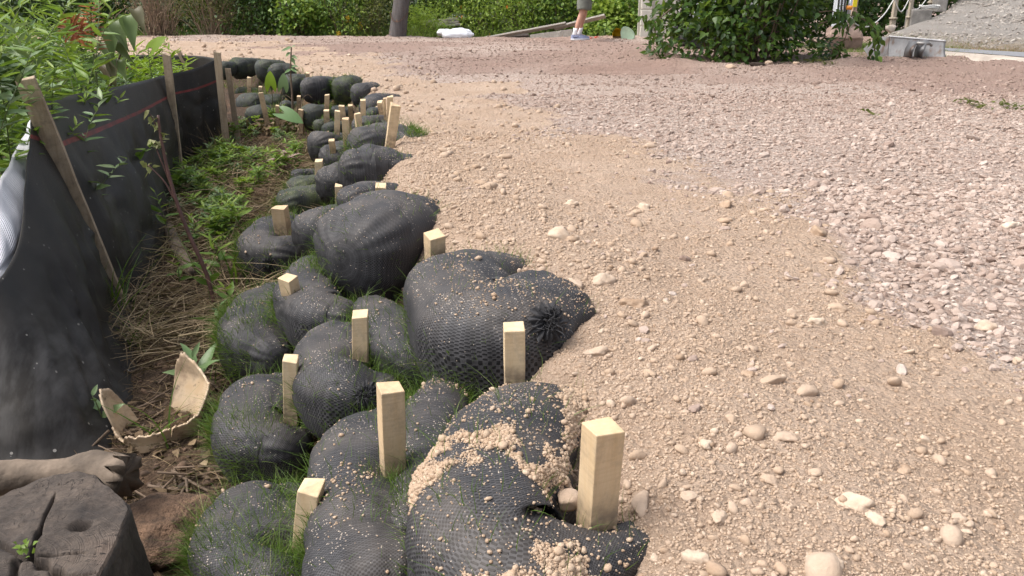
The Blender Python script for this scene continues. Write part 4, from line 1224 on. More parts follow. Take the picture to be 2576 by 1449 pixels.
# red stemmed sapling with curled yellowish leaves before the fence
b = at(548, 800, -0.45); yb = b[1]
st = [([b, at_y(520, 690, yb), at_y(480, 600, yb), at_y(445, 510, yb), at_y(420, 420, yb), at_y(402, 330, yb), at_y(398, 290, yb)], 0.009), ([at_y(438, 500, yb), at_y(412, 455, yb), at_y(372, 415, yb)], .004), ([at_y(404, 340, yb), at_y(385, 300, yb), at_y(376, 285, yb)], .003), ([at_y(448, 515, yb), at_y(420, 440, yb), at_y(384, 352, yb)], .004)]
lv = []
for k in range(26):
    u, v = [(376, 285), (390, 300), (402, 330), (396, 355), (408, 375), (384, 352), (372, 415), (360, 405), (380, 425), (412, 345)][k % 10]
    p = at_y(u + rng.normal(0, 3), v + rng.normal(0, 4), yb)
    lv.append(('ovate', p, rng.normal(0, 1, 3) + (0, -.2, -.6), rng.normal(0, 1, 3), rng.uniform(.028, .045), rng.uniform(.012, .022), rng.uniform(.2, 1)))
m = leafmat('leaf_wilting', [(0, (0.10, 0.075, 0.03)), (0.5, (0.22, 0.25, 0.08)), (1, (0.40, 0.40, 0.20))], 0.5, 0.2); M['leaf_wilt'] = m
single('wilting_sapling', 'leaning red stemmed sapling with curled yellowish leaves in front of the fence', 'sapling', st, lv, ('redstem', 'leaf_wilt'))

# broad leaved herbs standing singly in the ditch
HERBS = [(268, 690, 0.26, 6, .14, .036, 'tall broad leaved weed growing against the foot of the first fence stake'),
         (560, 700, 0.20, 9, .11, .032, 'leafy weed left of the tee shaped bag'),
         (590, 790, 0.13, 7, .085, .030, 'small broad leaved weed beside the long dusty bag'),
         (545, 850, 0.12, 6, .08, .028, 'young weed with pale leaves, left of the long dusty bag'),
         (505, 985, 0.13, 6, .115, .036, 'grey green weed with long pointed leaves behind the broken pot'),
         (262, 1075, 0.11, 4, .075, .030, 'small weed at the left rim of the broken pot'),
         (585, 560, 0.16, 10, .075, .024, 'bushy green weed above the tee shaped bag on the ditch side'),
         (640, 455, 0.24, 18, .085, .020, 'green narrow leaved weed left of the mauve leaved one'),
         (560, 600, 0.20, 12, .085, .026, 'dull green weed in the middle of the ditch below the fence corner'),
         (470, 500, 0.25, 14, .10, .028, 'dark leafy weed at the fence corner'),
         (500, 640, 0.22, 12, .09, .022, 'thin stalked weed right of the crooked grey branch'),
         (455, 730, 0.15, 8, .08, .026, 'small green weed between the fence foot and the wilting sapling'),
         (612, 610, 0.22, 10, .12, .030, 'upright pointed leaved weed brushing the tee shaped bag'),
         (530, 760, 0.16, 9, .085, .028, 'weed at the foot of the wilting sapling'),
         (575, 900, 0.13, 7, .085, .030, 'pale weed between the broken pot and the long dusty bag'),
         (430, 620, 0.30, 10, .10, .020, 'tall slender weed against the fence fabric by the grey branch')]
for i, (u, v, h, nl, L, W, lab) in enumerate(HERBS):
    make_plant('ditch_weed', lab, 'weed', None, at(u, v, -0.45), mats=('stem', 'leaf_grey' if i in (0, 3, 4, 5) else 'leaf'), h=h, nl=nl, L=L, W=W, seed=60 + i, up=0.55, start=0.3, rad=0.003, taper=.6, lean=.15)
b = at(712, 442, -0.44)
make_plant('mauve_weed', 'weed with drooping mauve pink leaves beside the wall', 'weed', None, b, mats=('redstem', 'leaf_mauve'), h=0.17, nl=16, L=0.12, W=0.045, seed=90, up=-.1, start=.35, kind='ovate')
# low weeds covering the ditch middle
protos = []
g = np.random.default_rng(17)
poly = [(430, 480), (520, 395), (600, 330), (690, 310), (770, 370), (770, 420), (720, 470), (640, 500), (600, 590), (560, 640), (470, 640)]
def inside(u, v):
    c = False; n = len(poly)
    for i in range(n):
        (x1, y1), (x2, y2) = poly[i], poly[i - 1]
        if (y1 > v) != (y2 > v) and u < (x2 - x1) * (v - y1) / (y2 - y1) + x1: c = not c
    return c
LW = ['low creeping weed with small leaves covering the ditch floor', 'low tufted weed with slender leaves on the ditch floor', 'low round leaved weed on the ditch floor']
n = 0
while n < 96:
    u, v = g.uniform(430, 770), g.uniform(310, 640)
    if not inside(u, v): continue
    p = at(u, v, -0.46)
    k = n % 3
    if n < 3:
        o = make_plant('low_weed', LW[k], 'weed', 'low weeds on the ditch floor', p, mats=('stem', ('leaf_grey', 'leaf', 'leaf_lit')[k]), h=(.13, .15, .11)[k], nl=(18, 20, 14)[k], L=(.042, .055, .036)[k], W=(.013, .012, .020)[k], kind=('lance', 'lance', 'ovate')[k], seed=100 + k, branches=4, lean=.35, start=.2, rad=.0025)
        protos.append(o)
    else: copy_thing(protos[k], p, g.uniform(0, 6.28), g.uniform(.7, 1.5))
    n += 1

# heap of withered brown leaves below the arrow leaf plant
hp_ = MB(); c = at(690, 335, -.45)
Q = c + rng.normal(0, 1, (260, 3)) * (.22, .12, .03) + (0, 0, .05)
V, F, A = put_leaves('ovate', Q, rng.normal(0, 1, (260, 3)) * (1, 1, .5), rng.uniform(.06, .13, 260), rng.uniform(.03, .06, 260), rng.normal(0, .6, (260, 3)) + (0, 0, .7), np.clip(rng.beta(1.5, 2.5, 260), 0, 1))
tag(mk('withered_leaves', V, F, M['leaf_dry'], attrs={'tint': A}), 'heap of withered brown leaves at the foot of the arrow leaf plant', 'leaves')
# grass tufts
def grass_tuft(loc, n, L, W, label, mat='grass', spread=0.03, bend=(0.2, 0.7), upz=1.0, group=None):
    P = np.column_stack((rng.normal(0, spread, (n, 2)), np.zeros(n)))
    D = np.column_stack((rng.normal(0, .35, (n, 2)), np.full(n, upz))); D /= np.linalg.norm(D, axis=1)[:, None]
    V, F, m = blades(P, D, L * rng.uniform(.5, 1.1, n), np.full(n, W), rng.uniform(*bend, n), 7)
    o = mk('grass_tuft', V, F, M[mat], origin=(0, 0, 0), attrs={'tint': np.repeat(np.clip(rng.normal(.6, .2, n), 0, 1), m)})
    o.location = tuple(loc)
    return tag(o, label, 'grass', group)
grass_tuft(at(295, 830, -.46), 26, .38, .010, 'tall bladed grass tuft at the foot of the first fence stake')
grass_tuft(at(345, 880, -.46), 14, .22, .007, 'thin grass tuft right of the first fence stake')
grass_tuft(at(600, 720, -.45), 7, .30, .012, 'few broad bright grass blades standing before the tee shaped bag')
grass_tuft(at(560, 410, -.45), 60, .42, .004, 'dry straw coloured grass tuft at the last fence post', 'leaf_dry', .08, (.4, 1.0))
grass_tuft(at(640, 400, -.45), 90, .32, .004, 'pale bent grass clump in the ditch', 'leaf_dry', .15, (.5, 1.2), .7)
grass_tuft(at(740, 325, -.42), 60, .22, .005, 'green grass clump at the foot of the arrow leaf plant', 'grass', .12)
grass_tuft(at(800, 335, -.42), 70, .16, .004, 'green grass between the mossy little bag and the ditch', 'grass', .12)
grass_tuft(at(400, 1110, -.45), 7, .24, .006, 'few grass blades growing through the broken pot')
grass_tuft(at(500, 600, -.45), 60, .30, .004, 'tangled dry stalks right of the grey branch', 'leaf_dry', .12, (.3, 1.1), .8)
grass_tuft(at(470, 820, -.45), 40, .20, .004, 'dry brown grass stalks in the bare part of the ditch', 'leaf_dry', .12, (.3, 1.2), .6)
grass_tuft(at(600, 500, -.45), 80, .28, .004, 'yellowed grass clump behind the brown soil heap', 'leaf_dry', .14, (.3, 1.1), .8)
grass_tuft(at(530, 700, -.45), 20, .26, .006, 'green grass tuft beside the wilting sapling')
grass_tuft(at(505, 960, -.45), 10, .14, .005, 'grass wisps behind the broken pot')

# ------------------------------------------------------------------ ditch litter: straw, twigs, dead leaves, roots
def ditch_scatter(n, ylo=1.0, yhi=7.5):
    y = ylo + (yhi - ylo) * rng.uniform(size=n) ** 1.7
    sd_l = np.where(y < 3.2, -1.75, FX(y) + 0.05)
    x = rng.uniform(size=n) * 2.6 - 2.6
    s = poly_sd(EDGE, x, y)
    k = (s < -0.28) & (x > sd_l) & (s > -1.9)
    return x[k], y[k]
x, y = ditch_scatter(30000)
z = terrain(x, y)
n = len(x)
a = rng.uniform(0, 2 * math.pi, n)
D = np.column_stack((np.cos(a), np.sin(a), rng.normal(0.08, .18, n))); D /= np.linalg.norm(D, axis=1)[:, None]
P = np.column_stack((x, y, z + rng.uniform(0.002, 0.02, n)))
V, F, m = blades(P, D, rng.uniform(.03, .13, n), rng.uniform(.0012, .0035, n) * np.clip(y / 2.2, .8, 2), rng.uniform(0, .35, n), 4)
V[:, 2] = np.maximum(V[:, 2], np.repeat(z, m) + 0.002)
o = mk('dead_straw', V, F, M['leaf_dry'], origin=(0, 0, 0), attrs={'tint': np.repeat(np.clip(rng.beta(1.3, 1.8, n), 0, 1), m)})
tag(o, 'brown straw and rotting stalks littering the ditch floor', 'straw', kind='stuff')
x, y = ditch_scatter(7000, 2.6, 6.8)
n = len(x); z = terrain(x, y); a = rng.uniform(0, 2 * math.pi, n)
D = np.column_stack((np.cos(a), np.sin(a), rng.normal(.35, .3, n))); D /= np.linalg.norm(D, axis=1)[:, None]
V, F, m = blades(np.column_stack((x, y, z + rng.uniform(.02, .11, n))), D, rng.uniform(.10, .30, n), rng.uniform(.0025, .0045, n), rng.uniform(.1, .7, n), 6)
o = mk('pale_straw', V, F, M['leaf_dry'], origin=(0, 0, 0), attrs={'tint': np.repeat(np.clip(rng.normal(.85, .15, n), .4, 1), m)})
tag(o, 'pale straw and dead stems tangled through the ditch weeds', 'straw', kind='stuff')
x, y = ditch_scatter(5200, 1.0, 6.0)
n = len(x); z = terrain(x, y)
a = rng.uniform(0, 2 * math.pi, n)
V, F, A = put_leaves('ovate', np.column_stack((x, y, z + rng.uniform(.003, .02, n))), np.column_stack((np.cos(a), np.sin(a), rng.normal(.1, .3, n))), rng.uniform(.02, .055, n), rng.uniform(.012, .030, n), np.column_stack((rng.normal(0, .5, (n, 2)), np.ones(n))), np.clip(rng.beta(1.2, 2.4, n), 0, 1))
o = mk('dead_leaves', V, F, M['leaf_dry'], origin=(0, 0, 0), attrs={'tint': A}); tag(o, 'dark curled dead leaves on the ditch floor', 'leaves', kind='stuff')
tw = MB()
x, y = ditch_scatter(900, 1.0, 5.0)
for i in range(len(x)):
    a = rng.uniform(0, 6.28); L = rng.uniform(.06, .28); c = rng.normal(0, .12)
    t = np.linspace(-.5, .5, 6)[:, None]
    Q = np.array((x[i], y[i], gz(x[i], y[i]) + .010)) + t * L * np.array((math.cos(a), math.sin(a), rng.normal(.03, .1))) + (t ** 2) * L * c * np.array((-math.sin(a), math.cos(a), .4))
    add_tube(tw, Q, rng.uniform(.0015, .0045), 5)
o = tw.build('fallen_twigs', M['twig'], origin=(0, 0, 0)); tag(o, 'thin dead twigs and roots lying in the ditch', 'twigs', kind='stuff')
x, y = ditch_scatter(9000, 1.0, 5.0)
r = np.minimum(.006 * np.exp(rng.normal(0, .5, len(x))), .02)
V, F, A = stones('m', x, y, r, 1, 0, None)
mudm = Nd('mud_clod'); mudm.set(Base_Color=mudm.mix(mudm.attr('tint'), (0.03, 0.02, 0.014), (0.16, 0.10, 0.065)), Roughness=.95)
tag(stuff_mesh('mud_clods', [(V, F, A)], mudm.m), 'dark crumbly mud clods on the ditch floor', 'mud')
# two heaps of dug red brown soil
for (u, v, r0, lab) in ((440, 1345, .17, 'reddish brown heap of dug soil between the stump and the front bag'), (640, 500, .15, 'brown dug soil heap in the ditch above the tee shaped bag')):
    c = at(u, v, -0.46); V0, F0 = ICO[4]
    n1 = 0.32 * fbm(V0 * 2.4, int(u), 3) + 0.26 * fbm(V0 * 8, int(u) + 1, 5)
    V = V0 * (1 + n1)[:, None] * (r0, r0 * .8, r0 * .42) + c
    o = mk('soil_heap', V, F0, simple('dug_soil_' + str(u), (0.115, 0.07, 0.044), .95, .4, 30, 1.0, 120, dist=.012)); tag(o, lab, 'soil heap')

# ------------------------------------------------------------------ stump, logs, broken pot
def stump_mat():
    m = Nd('cut_wood_end'); p = m.coord('Object')
    w = m.n('ShaderNodeVectorMath', operation='ADD'); m.put(w.inputs[0], p)
    nz = m.n('ShaderNodeVectorMath', operation='SCALE'); m.put(nz.inputs[0], m.noise(p, 6.0, 4.0, out=1)); nz.inputs['Scale'].default_value = 0.03
    m.put(w.inputs[1], nz.outputs[0])
    ln = m.n('ShaderNodeVectorMath', operation='LENGTH'); m.put(ln.inputs[0], m.scale(w.outputs[0], (1, 1.25, 0)))
    rv = m.n('ShaderNodeCombineXYZ'); m.put(rv.inputs[0], m.math('MULTIPLY', ln.outputs['Value'], 260.0))
    ring = m.map(m.noise(rv.outputs[0], 1.0, 3.0, .7), .38, .62)
    sx = m.n('ShaderNodeSeparateXYZ'); m.put(sx.inputs[0], p)
    av = m.n('ShaderNodeCombineXYZ'); m.put(av.inputs[0], m.math('MULTIPLY', m.math('ARCTAN2', sx.outputs[1], sx.outputs[0]), 4.0)); m.put(av.inputs[1], m.math('MULTIPLY', ln.outputs['Value'], 7.0))
    rad = m.map(m.math('ABSOLUTE', m.math('SUBTRACT', m.noise(av.outputs[0], 1.0, 4.0, .6), .5)), 0.0, .007, 1.0, 0.0)
    n = m.noise(m.scale(p, (1, 1, 1)), 9.0, 9.0, .72); n2 = m.noise(p, 70.0, 4.0)
    c = m.mix(m.map(n, .36, .62), (0.024, 0.019, 0.017), (0.150, 0.115, 0.090))
    c = m.mix(m.math('MULTIPLY', ring, m.map(n2, .3, .7, .35, .85)), m.mix(.5, c, (0.035, .028, .024)), c)
    c = m.mix(m.map(m.noise(p, 4.0, 3.0), .55, .75, 0, .6), c, (0.13, 0.075, 0.05))
    cr = m.voro(m.scale(w.outputs[0], (1, 1, .2)), 9.0, 'DISTANCE_TO_EDGE')
    crk0 = m.math('MULTIPLY', m.map(cr, 0.0, .025, 1.0, 0.0), m.map(m.noise(p, 5.0), .5, .62))
    crk = m.math('MAXIMUM', crk0, m.math('MULTIPLY', rad, m.map(n, .45, .6, 0, .9)))
    c = m.mix(crk, c, (0.012, .009, .008))
    m.set(Base_Color=c, Roughness=.85, Normal=m.bump(m.math('SUBTRACT', m.math('ADD', m.math('MULTIPLY', ring, .5), n2), m.math('MULTIPLY', crk, 3.0)), .8, .004))
    return m.m
M['cut'] = stump_mat()
M['bark'] = simple('dark_wet_bark', (0.055, 0.045, 0.038), .7, .3, 12, .8, 40, dist=.008)
zt = -0.17
top = np.array([at(u, v, zt + dz) for u, v, dz in [(326, 1279, 0), (318, 1262, 0), (290, 1236, .005), (262, 1212, .01), (240, 1190, .012), (200, 1182, .012), (150, 1186, .01), (105, 1196, .008), (60, 1218, .004), (0, 1248, 0), (-110, 1300, 0), (-190, 1400, 0), (-150, 1540, 0), (0, 1620, 0), (160, 1580, 0), (232, 1478, 0), (262, 1420, 0), (296, 1352, 0)]])
cen = at(70, 1400, zt - .004)
NA = 260
ang = np.linspace(0, len(top), NA, endpoint=False); i0 = ang.astype(int); fr = (ang - i0)[:, None]
rim = top[i0] * (1 - fr) + top[(i0 + 1) % len(top)] * fr
st = thing('tree_stump', (cen[0], cen[1], -0.47), 'dark sawn tree stump with cracked growth rings in the near left corner', 'stump')
NR = 110
t = np.linspace(0.0, 1, NR)[:, None, None]
V = (cen + (rim - cen)[None] * t)
V = V.reshape(-1, 3)
lump = rim - cen
V[:, 2] += 0.011 * fbm(V * 9, 5, 3) + .004 * fbm(V * 45, 6, 3)
h = at(207, 1322, zt); d = np.hypot(V[:, 0] - h[0], (V[:, 1] - h[1]) * 1.3); V[:, 2] -= .028 * np.exp(-(d / (.017 * (1 + .5 * fbm(V * 40, 31, 2)))) ** 3)
for (qa, qb, wd) in (((60, 1395), (-90, 1330), .007), ((75, 1395), (150, 1225), .0035), ((60, 1400), (255, 1385), .003), ((180, 1448), (250, 1440), .004), ((40, 1410), (20, 1560), .005)):
    k1, k2 = at(*qa, zt), at(*qb, zt); e = k2 - k1
    tq = np.clip(((V - k1) @ e) / (e @ e), 0, 1); dq = np.linalg.norm((V - k1 - tq[:, None] * e)[:, :2], axis=1) + .004 * fbm(V * 30, 33, 2)
    V[:, 2] -= .022 * np.exp(-(dq / (wd * (1.15 - tq))) ** 2)
h1, h2 = at(60, 1395, zt), at(180, 1448, zt)
dd = h2 - h1; tt = np.clip(((V - h1) @ dd) / (dd @ dd), 0, 1); d = np.linalg.norm((V - h1 - tt[:, None] * dd)[:, :2], axis=1); V[:, 2] -= .03 * np.exp(-(d / (.006 + .003 * np.sin(tt * 20))) ** 2) * (tt > 0) * (tt < 1)
V[:, 2] -= 0.008 * (np.repeat(np.linspace(0, 1, NR), NA) > .985)
o = mk('cut_face', V - (0, 0, 0), grid_faces(NR, NA, True), M['cut'], st)
side = []
ns = 30
for k in range(ns):
    f = k / (ns - 1)
    q = cen + (rim - cen) * (1 + 0.28 * f ** 1.6 + 0.02 * (k > 0)); q = q.copy(); q[:, 2] = rim[:, 2] - .006 * (k == 0) - f * (rim[:, 2] + .5)
    q = q + (q - cen) * (0.05 * fbm(np.column_stack((ang * 1.1, np.full(NA, f * 1.5))), 9, 3) + .022 * fbm(np.column_stack((ang * 6, np.full(NA, f * 4))), 19, 3))[:, None] * (1, 1, 0) * min(1, 4 * f)
    side.append(q)
mk('bark_side', np.concatenate(side), grid_faces(ns, NA, True), M['bark'], st)
# the stone lodged in the dug hole of the front bag
p = at(1428, 1258, .012); V0, F0 = stone_template(3, 1, 411)
tag(mk('cobble', rot_z(V0, 1.1) * (.019, .019, .026) + p, F0, M['tan_stone'], attrs={'tint': np.full(len(V0), .55)}), 'tan stone lodged in the dug hole beside the tallest front stake', 'rock', 'larger stones lying on the drive')
# little moss plant in the crack
mo = MB(); V, F, A = put_leaves('ovate', np.repeat([at(62, 1385, zt + .01)], 16, 0) + rng.normal(0, .008, (16, 3)), rng.normal(0, 1, (16, 3)) + (0, 0, .5), np.full(16, .012), np.full(16, .009)); mo.add(V, F, A + .3)
mo.build('seedling', M['leaf'], st)

def log(name, px, z, rpx, label, mat, seed, sub=40, rough=.10):
    P = np.array([at(u, v, z) for u, v in px]); R = np.array([r / FPX * depth(p) for r, p in zip(rpx, P)])
    C = catmull(np.column_stack((P, R)), sub)
    V, F, cp = tube(C[:, :3], C[:, 3], 28)
    k = np.repeat(C[:, :3], 28, 0); k = np.concatenate((k, C[:1, :3], C[-1:, :3]))
    V = k + (V - k) * (1 + rough * fbm(V * 16, seed, 4) * 2 + .05 * fbm(V * 60, seed + 1, 2))[:, None]
    ax = C[-1, :3] - C[-2, :3]; ax /= np.linalg.norm(ax)
    V[-1 - 28 - 1:-2] += ax * (rng.normal(0, .35, 28) * C[-1, 3])[:, None]
    o = mk(name, V, [F, cp], mat); return tag(o, label, 'log')
M['logwood'] = simple('weathered_log', (0.15, 0.115, 0.085), .85, .28, 10, .7, 55, dist=.006)
log('weathered_log', [(-90, 1215), (40, 1195), (150, 1188), (235, 1180), (312, 1196)], -.30, [50, 40, 34, 44, 56], 'weathered grey brown log with a frayed broken end behind the stump', M['logwood'], 3)
log('branch_piece', [(340, 1300), (380, 1278), (412, 1258)], -.43, [15, 17, 16], 'short round branch piece between the stump and the grassy bag', M['logwood'], 8, 20, .05)
log('branch_piece', [(425, 575), (440, 610), (462, 650), (482, 690)], -.42, [13, 15, 16, 12], 'crooked grey branch beside the fence corner in the ditch', M['logwood'], 12, 24, .10)

pc = at(404, 1082, -.465)
hs = [(-180, .045), (-160, .018), (-148, .02), (-140, .05), (-110, .060), (-92, .068), (-86, .070), (-60, .062), (-35, .070), (-22, .095), (-8, .135), (10, .17), (28, .21), (46, .225), (60, .17), (68, .03), (80, .0), (120, .0), (128, .05), (140, .13), (158, .165), (170, .13), (180, .045)]
NA = 220
a = np.linspace(-180, 180, NA)
hh = .86 * np.interp(a, [q[0] for q in hs], [q[1] for q in hs]) + .006 * vnoise(np.column_stack((a * .25, a * 0)), 3) + .003 * vnoise(np.column_stack((a * .8, a * 0)), 4)
hh = np.where(np.abs(a + 78) < 1.4, .02, hh)
nv = 16
V = []
for k in range(nv):
    f = k / (nv - 1)
    zz = hh * f
    rr = .112 + .32 * zz + .004 * vnoise(np.column_stack((a * .03, np.full(NA, f * 2))), 8)
    ar = np.radians(a)
    bend = np.clip(zz - .12, 0, 1) * .75 * (np.abs(a - 36) < 40)
    ar = ar + math.radians(27)
    V.append(np.column_stack((np.cos(ar) * (rr - bend * .9), np.sin(ar) * (rr - bend * .5), zz)) + pc)
potm = Nd('stained_cream_plastic'); pp = potm.geo()
cc = potm.mix(potm.map(potm.noise(pp, 18., 5.), .35, .7), (0.50, 0.37, 0.235), (0.62, 0.51, 0.37))
cc = potm.mix(potm.map(potm.noise(pp, 9., 6., .7), .46, .62, 0, .9), cc, (0.27, 0.185, 0.12))
cc = potm.mix(potm.map(potm.noise(pp, 30., 4., .7), .62, .7, 0, .8), cc, (0.06, .045, .035))
potm.set(Base_Color=cc, Roughness=.45, Normal=potm.bump(potm.noise(pp, 60.), .2, .002))
o = mk('broken_pot', np.concatenate(V), grid_faces(nv, NA), potm.m)
s = o.modifiers.new('thickness', 'SOLIDIFY'); s.thickness = .006
tag(o, 'broken cream plastic pot rim with jagged shards lying in the ditch', 'broken pot')

# ------------------------------------------------------------------ shrubs and weeds behind the drive
def shrub(name, label, cat, c, rx, ry, h, nclump, per, L, W, mat, stemmat='twig', kind='ovate', group=None, low=0.05, nstem=26, srad=.010, droop=-.15, seed=0, flowers=None, cluster=0.16, tlo=0.0):
    g = np.random.default_rng(seed)
    r = thing(name, c, label, cat, group)
    c = np.array(c)
    # clump centres fill the whole crown, thinner inside
    q = g.normal(size=(nclump, 3)); q /= np.linalg.norm(q, axis=1)[:, None]
    rad = g.uniform(0.25, 1.0, nclump) ** 0.45
    zc = g.uniform(low, 1.0, nclump)
    prof = np.sqrt(np.clip(1 - ((zc - 0.42) / 0.62) ** 2, 0.08, 1))
    CC = np.column_stack((q[:, 0] * rx * rad * prof, q[:, 1] * ry * rad * prof, zc * h)) + g.normal(0, .03, (nclump, 3))
    n = nclump * per
    src = np.repeat(CC, per, 0)
    P = src + g.normal(0, 1, (n, 3)) * cluster * np.array((1, 1, .8))
    P[:, 2] = np.maximum(P[:, 2], 0.03)
    D = P * np.array((1 / rx, 1 / ry, 0)) * 0.8 + g.normal(0, .75, (n, 3)); D[:, 2] += droop
    ct = np.repeat(g.normal(0, .16, nclump), per)
    out = np.clip(np.hypot(P[:, 0] / rx, P[:, 1] / ry), 0, 1.2)
    tint = np.clip(.45 + ct * 1.2 + g.normal(0, .16, n) + tlo, 0, 1)
    sz = g.uniform(.6, 1.2, n)
    V, F, A = put_leaves(kind, P + c, D, L * sz, W * sz, np.column_stack((g.normal(0, .5, n), g.normal(-.2, .5, n), np.ones(n))), tint)
    mb = MB()
    for i in range(nstem):
        e = CC[g.integers(nclump)]
        b = np.array((e[0] * .25 + g.normal(0, rx * .12), e[1] * .25 + g.normal(0, ry * .12), -.06))
        m = (b + e) / 2 + np.array((0, 0, .12 * h)) + g.normal(0, .05, 3)
        add_tube(mb, catmull([b, m, e], 9) + c, np.linspace(srad, srad * .25, 9) * g.uniform(.5, 1.2), 5)
    mb.build('stems', M[stemmat], r)
    mk('foliage', V, F, M[mat], r, attrs={'tint': A})
    if flowers:
        fm, k, fl = flowers
        fb = MB()
        for i in range(k):
            p = CC[g.integers(nclump)] * (1.05, 1.05, 1) + g.normal(0, .05, 3) + c
            for j in range(26):
                d = g.normal(0, 1, 3); d /= np.linalg.norm(d)
                s = p + d * g.uniform(0, fl) * (.5, .5, 1.0)
                V1, F1 = TPL[(1, 0)][j % 9]
                fb.add(s + V1 * fl * .22, F1, .5)
        fb.build('flowers', fm, r)
    return r

GB = -0.12
def bgp(u, y): return ((u - 1288) / FPX * (y * CP + CAMH * SP), y, GB if y > 19 else gz((u - 1288) / FPX * y, y) - .02)
M['yellow'] = simple('yellow_flower', (0.62, 0.42, 0.02), .6); M['orange'] = simple('orange_flower', (0.75, 0.22, 0.03), .6)
M['leaf_olive'] = leafmat('leaf_olive', [(0, (0.03, 0.035, 0.012)), (0.5, (0.085, 0.095, 0.03)), (1, (0.18, 0.19, 0.06))], .6)
M['leaf_lime'] = leafmat('leaf_lime', [(0, (0.075, 0.14, 0.018)), (0.5, (0.19, 0.30, 0.035)), (1, (0.34, 0.44, 0.07))], .45, .4)
YR = 18.3
SH = [  # label, u, y, halfwidth px, height, mat, kind, extra
 ('brown twiggy half dead shrub at the left end of the back hedge', 405, YR, 100, 1.5, 'leaf_dry', dict(stemmat='drytwig', nstem=190, srad=.009, per=10, L=.05, W=.018, kind='lance', cluster=.22)),
 ('dull olive shrub with bare pale stems at its foot, in the back hedge', 545, YR, 95, 1.7, 'leaf_olive', dict(stemmat='drytwig', nstem=90, srad=.010, low=.22, L=.06, W=.03)),
 ('very dark shrub with a hollow beneath it, left of the small leaning post', 655, YR + .1, 80, 1.6, 'leaf_dark', dict(L=.085, W=.05, low=.12)),
 ('bright green broad leaved bush right of the small leaning post', 760, YR - .1, 65, 0.75, 'leaf', dict(L=.10, W=.07, tlo=.12)),
 ('tall green bush with yellow flower sprays left of the grey piling', 860, YR, 85, 1.3, 'leaf', dict(L=.08, W=.03, kind='lance', flowers=('yellow', 9, .10), tlo=.1)),
 ('brown tinged bush leaning on the grey piling', 945, YR + .1, 48, 1.2, 'leaf_olive', dict(L=.07, W=.035)),
 ('grassy weed bush between the grey piling and the stack of planks', 1065, YR + .3, 55, .55, 'leaf_lime', dict(L=.13, W=.014, kind='lance', droop=.5, tlo=-.05)),
 ('green weed bush behind the stack of planks', 1120, YR + 1.5, 75, 1.0, 'leaf', dict(L=.075, W=.035, tlo=.12)),
 ('yellow green weed bush with orange flowers behind the white sacks', 1205, YR + 1.3, 70, 1.0, 'leaf_lime', dict(L=.07, W=.03, flowers=('orange', 5, .04))),
 ('dense yellow green weed bush above the long leaning board', 1310, YR + 1.1, 85, 1.1, 'leaf_lime', dict(L=.07, W=.035, flowers=('orange', 4, .04), tlo=-.08)),
 ('leafy bush directly behind the person, left side', 1405, YR + 1.1, 62, 1.3, 'leaf', dict(L=.085, W=.055)),
 ('sunlit vine covered bush between the person and the pale panels', 1525, YR + .9, 75, .80, 'leaf_lime', dict(L=.11, W=.095, tlo=-.1)),
 ('darker leafy bush at the foot of the yellow and green tub', 1500, YR + .5, 45, .38, 'leaf', dict(L=.09, W=.06)),
 ('bush squeezed between the yellow and green tub and the pale panels', 1590, YR + 1.0, 35, .9, 'leaf', dict(L=.09, W=.06)),
]
for i, (lab, u, y, hw, h, mat, ex) in enumerate(SH):
    rx = hw / FPX * y
    ex = dict(ex); per = ex.pop('per', 22)
    if 'flowers' in ex: f = ex['flowers']; ex['flowers'] = (M[f[0]], f[1], f[2])
    nc = int(95 * rx * h / .9) + 30; ex['tlo'] = ex.get('tlo', 0) + .22
    shrub('hedge_shrub', lab, 'shrub', bgp(u, y), rx, .55, h, nc, per, mat=mat, seed=200 + i, group='shrubs along the back of the drive', **{**dict(L=.08, W=.04), **ex})
# the far dark hedge that closes the view
def mass(name, label, x0, x1, y0, y1, h, n, L, W, mat, seed, ground=GB):
    g = np.random.default_rng(seed)
    nc = n // 30
    C = np.column_stack((g.uniform(x0, x1, nc), g.uniform(y0, y1, nc), np.zeros(nc)))
    top = h * (0.8 + .35 * vnoise(C[:, :2] * .7, seed))
    C[:, 2] = g.uniform(0, 1, nc) ** .8 * top
    P = np.repeat(C, 30, 0) + g.normal(0, .2, (nc * 30, 3)); P[:, 2] = np.maximum(P[:, 2], .02) + ground
    m = len(P)
    D = g.normal(0, 1, (m, 3)); D[:, 2] -= .3
    t = np.clip(.4 + np.repeat(g.normal(0, .2, nc), 30) + g.normal(0, .13, m), 0, 1)
    V, F, A = put_leaves('ovate', P, D, L * g.uniform(.6, 1.2, m), W * g.uniform(.6, 1.2, m), g.normal(0, .6, (m, 3)) + (0, -.4, .8), t)
    o = mk(name, V, F, M[mat], origin=(0, 0, 0), attrs={'tint': A})
    return tag(o, label, 'hedge', kind='stuff')
mass('far_undergrowth', 'dark tangled undergrowth closing the view behind the shrubs', -13, 3.8, 19.6, 22.5, 2.6, 42000, .13, .075, 'leaf_dark', 3)
mass('far_undergrowth', 'dark hedge behind the rope posts', 3.8, 11.5, 20.0, 23.0, 3.0, 26000, .13, .075, 'leaf_dark', 4)
x = rng.uniform(-11, 4.2, 15000); y = rng.uniform(17.9, 21, 15000); z = terrain(x, y)
kp = (z < .06) & (rng.uniform(size=15000) < np.clip(.5 + 1.4 * fbm(np.column_stack((x, y)) * 1.2, 9, 3), 0.05, 1)) & ((y > 18.5) | (x > -4.5))
x, y, z = x[kp], y[kp], z[kp]; n = len(x)
D = np.column_stack((rng.normal(0, .3, (n, 2)), np.ones(n))); D /= np.linalg.norm(D, axis=1)[:, None]
V, F, m = blades(np.column_stack((x, y, z)), D, rng.uniform(.10, .38, n), np.full(n, .010), rng.uniform(.1, .7, n))
